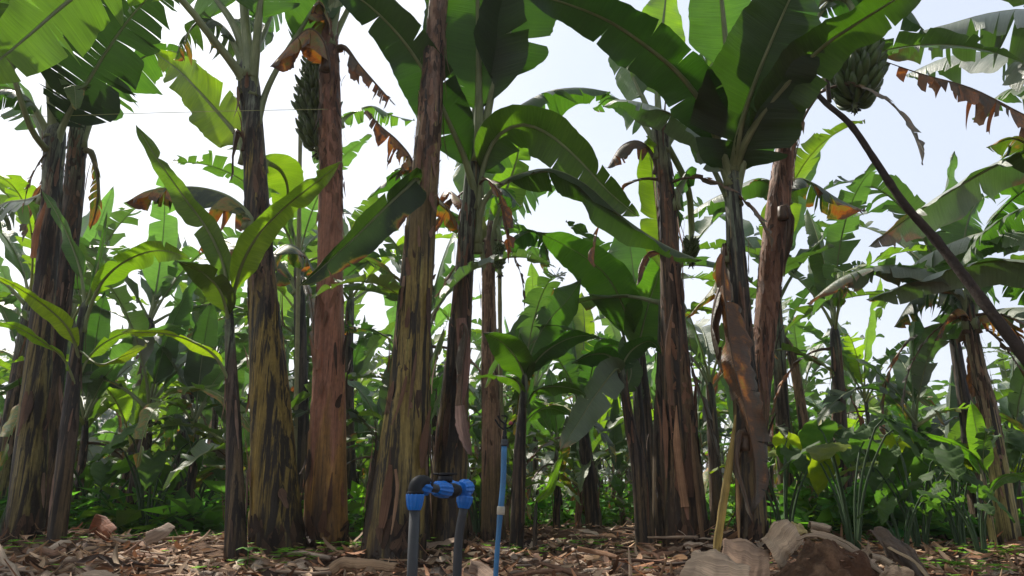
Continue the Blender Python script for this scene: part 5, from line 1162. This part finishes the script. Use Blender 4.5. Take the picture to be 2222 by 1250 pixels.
def dry_leaf(label, pts, wid, curl, tone, up=(0, 0, 1), curl1=None, n=34, m=12, tw=0):
    crease = 0; curl = curl * 1.5 if curl < 1.4 else curl; tone = (tone[0] * 1.0, tone[1] * .93, tone[2] * .82)
    vs = [P(x, y, D) for x, y, D in pts]; C, L = catmull(vs, n); b = C[0].copy(); mb = MB(); rnd = random.Random(int(pts[0][0]))
    ws = [wid * unit(pts[0][0], pts[0][1], pts[0][2]) * (1 - .25 * (i / (n - 1)) ** 3) * (1 + .04 * math.sin(i * 1.3) + .05 * rnd.uniform(-1, 1)) for i in range(n)]
    cs = [lerp(curl, curl if curl1 is None else curl1, i / (n - 1)) for i in range(n)]
    ups = []
    for i in range(n):
        T = (C[min(i + 1, n - 1)] - C[max(i - 1, 0)]).normalized(); u = Vector(up).normalized(); ups.append(Matrix.Rotation(R(tw) * i / (n - 1), 3, T) @ u)
    ribbon(mb, C, ws, cs, ups, tone, m, crease=crease)
    for i, v in enumerate(mb.v):
        p = Vector(v); q = p * 16 + Vector((rnd.random() * 0, 0, pts[0][0])); k = noise.noise_vector(p * 9) * .010 + noise.noise_vector(p * 40) * .0025; mb.v[i] = tuple(p + k)
    o = link('dry_leaf', mb.mesh('dry_leaf', FLAKE, b)); o.location = b
    so = o.modifiers.new('thickness', 'SOLIDIFY'); so.thickness = .0025
    tag(o, label, 'dry leaf', DRYG)
def sheet(label, c4, bulge, tone, seed=0, nu=26, nv=14, fold=0):
    """a stiff dry blade piece spanned by four corners (photo x, y, depth), bulged, ribbed and crumpled"""
    a, b_, c, d = [P(*q) for q in c4]; o = (a + b_ + c + d) / 4; nrm = (b_ - a).cross(d - a).normalized()
    if nrm.y > 0: nrm = -nrm
    mb = MB(); sz = (b_ - a).length; bulge *= 1.7; tone = (tone[0] * 1.15, tone[1] * 1.02, tone[2] * .86)
    for j in range(nv + 1):
        for i in range(nu + 1):
            u = i / nu; v = j / nv; eu = u + .07 * noise.noise(Vector((v * 5, seed, u * 2))) + .03 * noise.noise(Vector((v * 17, seed, 0))); ev = v + .13 * noise.noise(Vector((u * 4, seed + 4, v))) + .05 * noise.noise(Vector((u * 15, seed, 1)))
            p = a.lerp(b_, eu).lerp(d.lerp(c, eu), ev)
            p = p + nrm * (bulge * (math.sin(math.pi * (v * .8 + .2)) - .3 * math.cos(2 * math.pi * u) * (1 - v) + .2 * math.sin(5 * u + seed)) + fold * abs(u - .5) * 2 + .013 * noise.noise(Vector((u * 3, v * 3, seed))) + .0006 * math.sin(u * 60 + 6 * noise.noise(Vector((u * 4, v * 4, seed)))) + .005 * noise.noise(Vector((u * 9, v * 12, seed + 2))))
            mb.add(p, (v * .8, u * sz), 0, tone)
    for j in range(nv):
        for i in range(nu):
            q = j * (nu + 1) + i; mb.face((q, q + 1, q + nu + 2, q + nu + 1))
    ob = link('dry_leaf', mb.mesh('dry_leaf', FLAKE, o)); ob.location = o
    so = ob.modifiers.new('thickness', 'SOLIDIFY'); so.thickness = .0022; tag(ob, label, 'dry leaf', DRYG)
GB = (.46, .38, .31)
sheet('pale stiff dry leaf panel at the bottom edge, leftmost of the curled ones', [(1514, 1206, 2.35), (1606, 1234, 2.3), (1640, 1275, 2.15), (1470, 1268, 2.15)], .022, (.52, .43, .36), 1)
sheet('grey brown dry leaf panel just right of the pale one', [(1568, 1187, 2.55), (1662, 1216, 2.5), (1668, 1268, 2.3), (1560, 1240, 2.35)], .03, (.36, .27, .22), 2)
sheet('wrinkled grey dry leaf folded against the left of the soil mound', [(1652, 1188, 2.5), (1704, 1153, 2.55), (1745, 1178, 2.45), (1688, 1234, 2.35)], .03, GB, 3)
sheet('yellowish dry leaf flap on the crest of the heap', [(1700, 1150, 2.6), (1738, 1146, 2.65), (1752, 1160, 2.5), (1712, 1166, 2.45)], .008, (.42, .36, .18), 4)
dry_leaf('small rolled dry leaf lying on top of the heap', [(1760, 1134, 2.7), (1780, 1139, 2.7), (1803, 1147, 2.68)], 44, 2.5, GB, (0, -.5, 1))
dry_leaf('long ridged dry leaf draped over the soil mound to the lower right', [(1728, 1166, 2.4), (1772, 1156, 2.35), (1826, 1182, 2.28), (1870, 1210, 2.22), (1922, 1250, 2.15)], 20, .7, (.40, .32, .26), (.2, -.4, 1))
dry_leaf('narrow dry leaf strip lying along the draped ridged one', [(1760, 1150, 2.5), (1812, 1162, 2.45), (1868, 1200, 2.35), (1915, 1236, 2.25)], 12, .6, (.50, .40, .32), (.2, -.4, 1))
sheet('broad arched dark dry leaf right of the soil mound', [(1853, 1194, 2.75), (1884, 1172, 2.85), (1892, 1212, 2.6), (1862, 1226, 2.5)], .012, (.40, .33, .27), 6)
sheet('dark hollow dry sheath arching toward the lower right corner', [(1880, 1171, 2.9), (1945, 1176, 2.85), (2024, 1262, 2.55), (1925, 1214, 2.6)], .03, (.10, .075, .06), 7)
dry_leaf('cream edged dry leaf strip running to the lower right corner', [(1936, 1184, 2.62), (1975, 1212, 2.55), (2030, 1262, 2.45)], 15, .5, (.50, .40, .28), (.3, -.5, 1))
dry_leaf('tightly rolled grey dry leaf under the arched one', [(1893, 1207, 2.4), (1915, 1210, 2.4), (1940, 1222, 2.35)], 40, 2.5, GB, (0, -.6, 1))
sheet('pale dry leaf end poking up at the bottom, right of the mound', [(1918, 1233, 2.15), (1962, 1242, 2.15), (1985, 1275, 2.1), (1900, 1270, 2.1)], .015, GB, 8)
dry_leaf('rolled tan dry sheath in front of the pinkish stem', [(715, 1232, 3.1), (745, 1212, 3.1), (800, 1214, 3.05), (858, 1226, 3.0)], 44, 1.5, (.40, .28, .19), (0, -.5, 1))
dry_leaf('short curled brown dry leaf right of the rolled tan sheath', [(800, 1240, 3.0), (815, 1218, 3.05), (850, 1232, 3.0)], 30, .6, (.32, .22, .15), (0, -.6, 1))
dry_leaf('upright pale triangular dry leaf scrap on the left', [(316, 1170, 3.9), (345, 1158, 3.9), (372, 1136, 3.95)], 30, .25, (.40, .30, .24), (0, -1, .3))
dry_leaf('rusty red dry sheath standing behind the leaf litter on the left', [(198, 1135, 4.9), (215, 1140, 4.9), (240, 1160, 4.8)], 40, .4, (.28, .10, .045), (0, -1, .2))
dry_leaf('wrinkled grey dry leaf at the bottom left', [(150, 1262, 2.9), (200, 1244, 3.0), (260, 1256, 2.9)], 40, .35, (.50, .40, .33), (0, -.6, 1))
dry_leaf('bleached split dry stalk at the left bottom corner', [(-10, 1180, 3.3), (12, 1215, 3.2), (40, 1250, 3.1)], 16, .8, (.50, .42, .36), (0, -.8, 1))
dry_leaf('brown dry sheath lying flat in front of the thin leaning stem', [(1255, 1186, 4.2), (1290, 1192, 4.2), (1340, 1208, 4.1)], 22, 1.5, (.30, .17, .10), (0, -.5, 1))
dry_leaf('large tan dry leaf sheet right of the pipe risers', [(1020, 1225, 2.9), (1045, 1234, 2.9), (1075, 1262, 2.8)], 40, .4, (.30, .22, .18), (0, -.8, 1))

# ------------------------------------------------------------------ irrigation fittings, pipes, props, string
def ptube(mb, pts, r, n=16, **k):
    vs = [P(*p) for p in pts]
    if len(vs) > 2: vs, _ = catmull(vs, 16)
    tube(mb, vs, r if isinstance(r, list) else [r] * len(vs), n, **k)
def lathe(mb, a, b, prof_, n=20, ribs=0):
    """profile (t, r) along a->b"""
    pts = [a.lerp(b, t) for t, _ in prof_]; rad = [r for _, r in prof_]
    rings = tube(mb, pts, rad, n)
    if ribs:
        ax = (b - a).normalized()
        for ri in rings:
            for k, i in enumerate(ri):
                if k % 2: 
                    v = Vector(mb.v[i]); c = a + ax * ((v - a).dot(ax)); mb.v[i] = tuple(c + (v - c) * 1.10)
Dp = 2.05
u_ = unit(900, 1100, Dp)
base = P(893, 1262, Dp); base.z = gz(base.x, base.y)
vr = thing('irrigation_valve', 'grey pipe valve assembly with bright blue compression fittings standing on two grey risers', 'irrigation valve', base)
def vpart(name, mb, mat, parent=None, label=None):
    o = link(name, mb.mesh(name, mat, base, smooth=name != 'compression_nut'), parent or vr)
    if label: o['label'] = label
    return o
D2 = 2.35
A = P(900, 1100, Dp); Bp = P(888, 1400, Dp); Bp.z = gz(Bp.x, Bp.y) - .05
mb = MB(); tube(mb, [A, A.lerp(Bp, .5), Bp], [11.5 * u_] * 3, 18); vpart('riser_pipe', mb, GREYP)
A2 = P(1008, 1095, D2); B2 = P(990, 1330, D2); B2.z = gz(B2.x, B2.y) - .05; u2 = unit(1000, 1100, D2)
mid = P(996, 1180, D2) + Vector((-.002, 0, 0)); C_, _ = catmull([A2, mid, B2], 12)
mb = MB(); tube(mb, C_, [9.5 * u2] * 12, 18); vpart('riser_pipe', mb, GREYP)
# left union nut (blue tapered skirt) and elbow
mb = MB(); lathe(mb, P(901, 1072, Dp), P(899, 1107, Dp), [(0, 17 * u_), (.05, 18.5 * u_), (.3, 18 * u_), (.75, 15.5 * u_), (1, 12.5 * u_)], 24, 1); vpart('compression_nut', mb, BLUE)
mb = MB(); C_, _ = catmull([P(901, 1074, Dp), P(901, 1060, Dp), P(906, 1049, Dp + .01), P(918, 1045, Dp + .03), P(930, 1052, Dp + .05)], 14)
tube(mb, C_, [lerp(16, 14, i / 13) * u_ for i in range(14)], 20); lathe(mb, P(901, 1066, Dp), P(901, 1073, Dp), [(0, 18 * u_), (1, 18.5 * u_)], 24); vpart('pipe_elbow', mb, BLACKP)
mb = MB(); lathe(mb, P(903, 1050, Dp + .02), P(928, 1058, Dp + .06), [(0, 15 * u_), (.25, 20 * u_), (.6, 21 * u_), (.9, 18 * u_), (1, 13 * u_)], 24, 1); vpart('compression_nut', mb, BLUE)
mb = MB(); tube(mb, [P(925, 1056, Dp + .05), P(955, 1062, Dp + .13)], [9.5 * u_] * 2, 16); vpart('cross_pipe', mb, GREYP)
mb = MB(); lathe(mb, P(944, 1060, Dp + .11), P(972, 1064, Dp + .18), [(0, 12 * u_), (.12, 16 * u_), (.5, 18.5 * u_), (.9, 17 * u_), (1, 15 * u_)], 24, 1); vpart('compression_nut', mb, BLUE)
mb = MB(); lathe(mb, P(960, 1066, Dp + .16), P(992, 1064, Dp + .24), [(0, 14 * u_), (.2, 18 * u_), (.7, 18 * u_), (1, 14 * u_)], 22)
lathe(mb, P(966, 1062, Dp + .18), P(966, 1034, Dp + .18), [(0, 15 * u_), (.5, 11 * u_), (.55, 16 * u_), (1, 16 * u_)], 20, 1)
vpart('valve_body', mb, BLACKP)
mb = MB(); lathe(mb, P(966, 1033, Dp + .18), P(966, 1026, Dp + .18), [(0, 11 * u_), (.2, 14 * u_), (.9, 14 * u_), (1, 12 * u_)], 20, 1)
for k in (-1, 1): tube(mb, [P(966, 1030, Dp + .18), P(966 + k * 26, 1028, Dp + .18)], [3.2 * u_, 2.4 * u_], 8)
vpart('valve_handle', mb, BLACKP)
mb = MB(); lathe(mb, P(978, 1060, Dp + .22), P(990, 1060, Dp + .27), [(0, 14 * u_), (.3, 18 * u_), (1, 15 * u_)], 22, 1); vpart('compression_nut', mb, BLUE)
mb = MB(); tube(mb, [P(985, 1063, Dp + .25), P(1004, 1064, D2)], [7.5 * u_] * 2, 14); vpart('cross_pipe', mb, GREYP)
mb = MB(); lathe(mb, P(1000, 1060, D2 - .02), P(1018, 1058, D2 + .03), [(0, 13 * u2), (.15, 16.5 * u2), (.6, 18 * u2), (.9, 15 * u2), (1, 9 * u2)], 24, 1); vpart('compression_nut', mb, BLUE)
mb = MB(); lathe(mb, P(1008, 1066, D2), P(1008, 1078, D2), [(0, 14 * u2), (1, 15 * u2)], 20); vpart('pipe_elbow', mb, BLUE)
mb = MB(); lathe(mb, P(1009, 1076, D2), P(1006, 1103, D2), [(0, 15.5 * u2), (.1, 17 * u2), (.5, 16 * u2), (1, 11 * u2)], 24, 1); vpart('compression_nut', mb, BLUE)
# blue sprinkler riser
Ds = 2.7; us = unit(1090, 1050, Ds); sb = P(1074, 1290, Ds); sb.z = gz(sb.x, sb.y)
sr = thing('sprinkler', 'blue painted sprinkler pipe with a pale joint and a small dark spray head', 'sprinkler', sb)
def spart(name, mb, mat, label=None): 
    o = link(name, mb.mesh(name, mat, sb), sr)
    if label: o['label'] = label
e = P(1074, 1290, Ds); e.z = sb.z - .05
mb = MB(); C_, _ = catmull([P(1094, 966, Ds), P(1091.5, 1050, Ds), P(1084, 1130, Ds), P(1075.5, 1250, Ds), e], 24); tube(mb, C_, [lerp(6.3, 6.0, i / 23) * us * (1 if i < 11 else .88) for i in range(24)], 16); spart('riser_pipe', mb, BLUEP)
mb = MB(); lathe(mb, P(1087.5, 1099, Ds), P(1086.5, 1117, Ds), [(0, 8.2 * us), (.08, 8.8 * us), (.92, 8.8 * us), (1, 8.2 * us)], 18); spart('pipe_joint', mb, PALEP)
mb = MB(); lathe(mb, P(1094, 968, Ds), P(1095, 953, Ds), [(0, 7.5 * us), (.3, 8 * us), (.35, 6.5 * us), (.6, 7.5 * us), (1, 6.5 * us)], 16, 1); spart('adapter', mb, GREYP)
mb = MB(); lathe(mb, P(1095, 954, Ds), P(1096, 920, Ds), [(0, 5 * us), (.2, 6 * us), (.25, 4 * us), (.5, 5 * us), (.55, 3 * us), (1, 4 * us)], 12)
for q in ([(1096, 934), (1084, 925), (1074, 910)], [(1096, 930), (1108, 926), (1118, 912)], [(1096, 922), (1100, 905), (1088, 902)], [(1096, 920), (1086, 912), (1080, 902)]):
    ptube(mb, [(a, b, Ds) for a, b in q], 1.8 * us, 6)
spart('spray_head', mb, BLACKP)
mb = MB(); lathe(mb, P(1104, 921, Ds - .01), P(1112, 916, Ds - .01), [(0, 2 * us), (.3, 4 * us), (.8, 4 * us), (1, 1.5 * us)], 10); spart('nozzle', mb, REDP)
# prop pole with fork
pb = P(2330, 905, 4.4); Dq = 4.45
pr_ = thing('prop_pole', 'rough dark wooden pole propping the fruiting plant, slanting down to the right', 'prop pole', (pb.x, pb.y, gz(pb.x, pb.y)))
off = Vector(pr_.location); mb = MB(); u3 = unit(2000, 500, Dq)
path = [(1755, 180, 4.75), (1790, 222, 4.7), (1845, 270, 4.65), (1900, 350, 4.6), (1960, 440, 4.55), (2030, 520, 4.5), (2100, 610, 4.4), (2160, 690, 4.3), (2232, 785, 4.2), (2300, 870, 4.1)]
vs = [P(*p) for p in path]; lastd = (vs[-1] - vs[-2]).normalized(); t = (vs[-1].z - gz(vs[-1].x, vs[-1].y) + .1) / max(.05, -lastd.z); vs.append(vs[-1] + lastd * t)
C_, _ = catmull(vs, 70); rn = random.Random(6)
tube(mb, C_, [lerp(6, 13, min(1, i / 48)) * u3 * (1 + .13 * noise.noise(Vector((i * .8, 0, 0))) + .1 * (i % 9 == 0)) for i in range(70)], 14)
link('pole', mb.mesh('pole', WOOD, off), pr_)
mb = MB(); ptube(mb, [(1800, 222, 4.7), (1797, 195, 4.7), (1794, 168, 4.7), (1793, 140, 4.72)], [5.5 * u3] * 16, 10); link('fork', mb.mesh('fork', WOOD, off), pr_)
def pole(label, pts, r, mat, name='stake', cat='stake'):
    b = P(*pts[0]); b.z = gz(b.x, b.y); mb = MB(); vs = [b + Vector((0, 0, -.05))] + [P(*p) for p in pts[1:]]; C_, _ = catmull(vs, 24); u = unit(pts[-1][0], pts[-1][1], pts[-1][2])
    tube(mb, C_, [r * u * (1 + .08 * math.sin(i * 2.1)) for i in range(24)], 10); o = link(name, mb.mesh(name, mat, b)); o.location = b; tag(o, label, cat)
pole('tall thin grey stake between the streaked and pinkish stems', [(640, 1130, 6.3), (646, 700, 6.3), (650, 400, 6.3), (653, 240, 6.3)], 4.5, STAKE)
pole('pale straight stake right of the brown stem behind the sprinkler', [(1092, 1130, 6.6), (1088, 900, 6.6), (1085, 700, 6.6), (1084, 560, 6.6)], 4.5, STAKE)
mb = MB(); C_, _ = catmull([P(-60, 253, 5.0), P(110, 252, 4.95), P(300, 246, 4.8), P(540, 240, 4.42), P(712, 237, 4.55)], 60); b = C_[0].copy()
tube(mb, C_, [.0022] * 60, 5); o = link('string', mb.mesh('string', STRING, b)); o.location = b; tag(o, 'thin yellowish string stretched between the stems at the upper left', 'string')

# ------------------------------------------------------------------ pale air over the far rows
hm = new_mat('haze'); hg = G(hm); hv = hg.node('ShaderNodeVolumePrincipled'); hv.inputs['Color'].default_value = (.93, .96, 1, 1); hv.inputs['Density'].default_value = .0014; hv.inputs['Anisotropy'].default_value = .3
ho = hg.n.new('ShaderNodeOutputMaterial'); hg.link(hv.outputs[0], ho.inputs['Volume'])
mb = MB(); bx = [(x, y_, z) for z in (-3, 16) for y_ in (-65, 505) for x in (-305, 305)]
for v in bx: mb.add(v)
for f in ((0, 2, 3, 1), (4, 5, 7, 6), (0, 1, 5, 4), (2, 6, 7, 3), (0, 4, 6, 2), (1, 3, 7, 5)): mb.face(f)
tag(link('haze', mb.mesh('haze', hm, smooth=False)), 'pale humid haze softening the far rows', 'haze', kind='stuff')
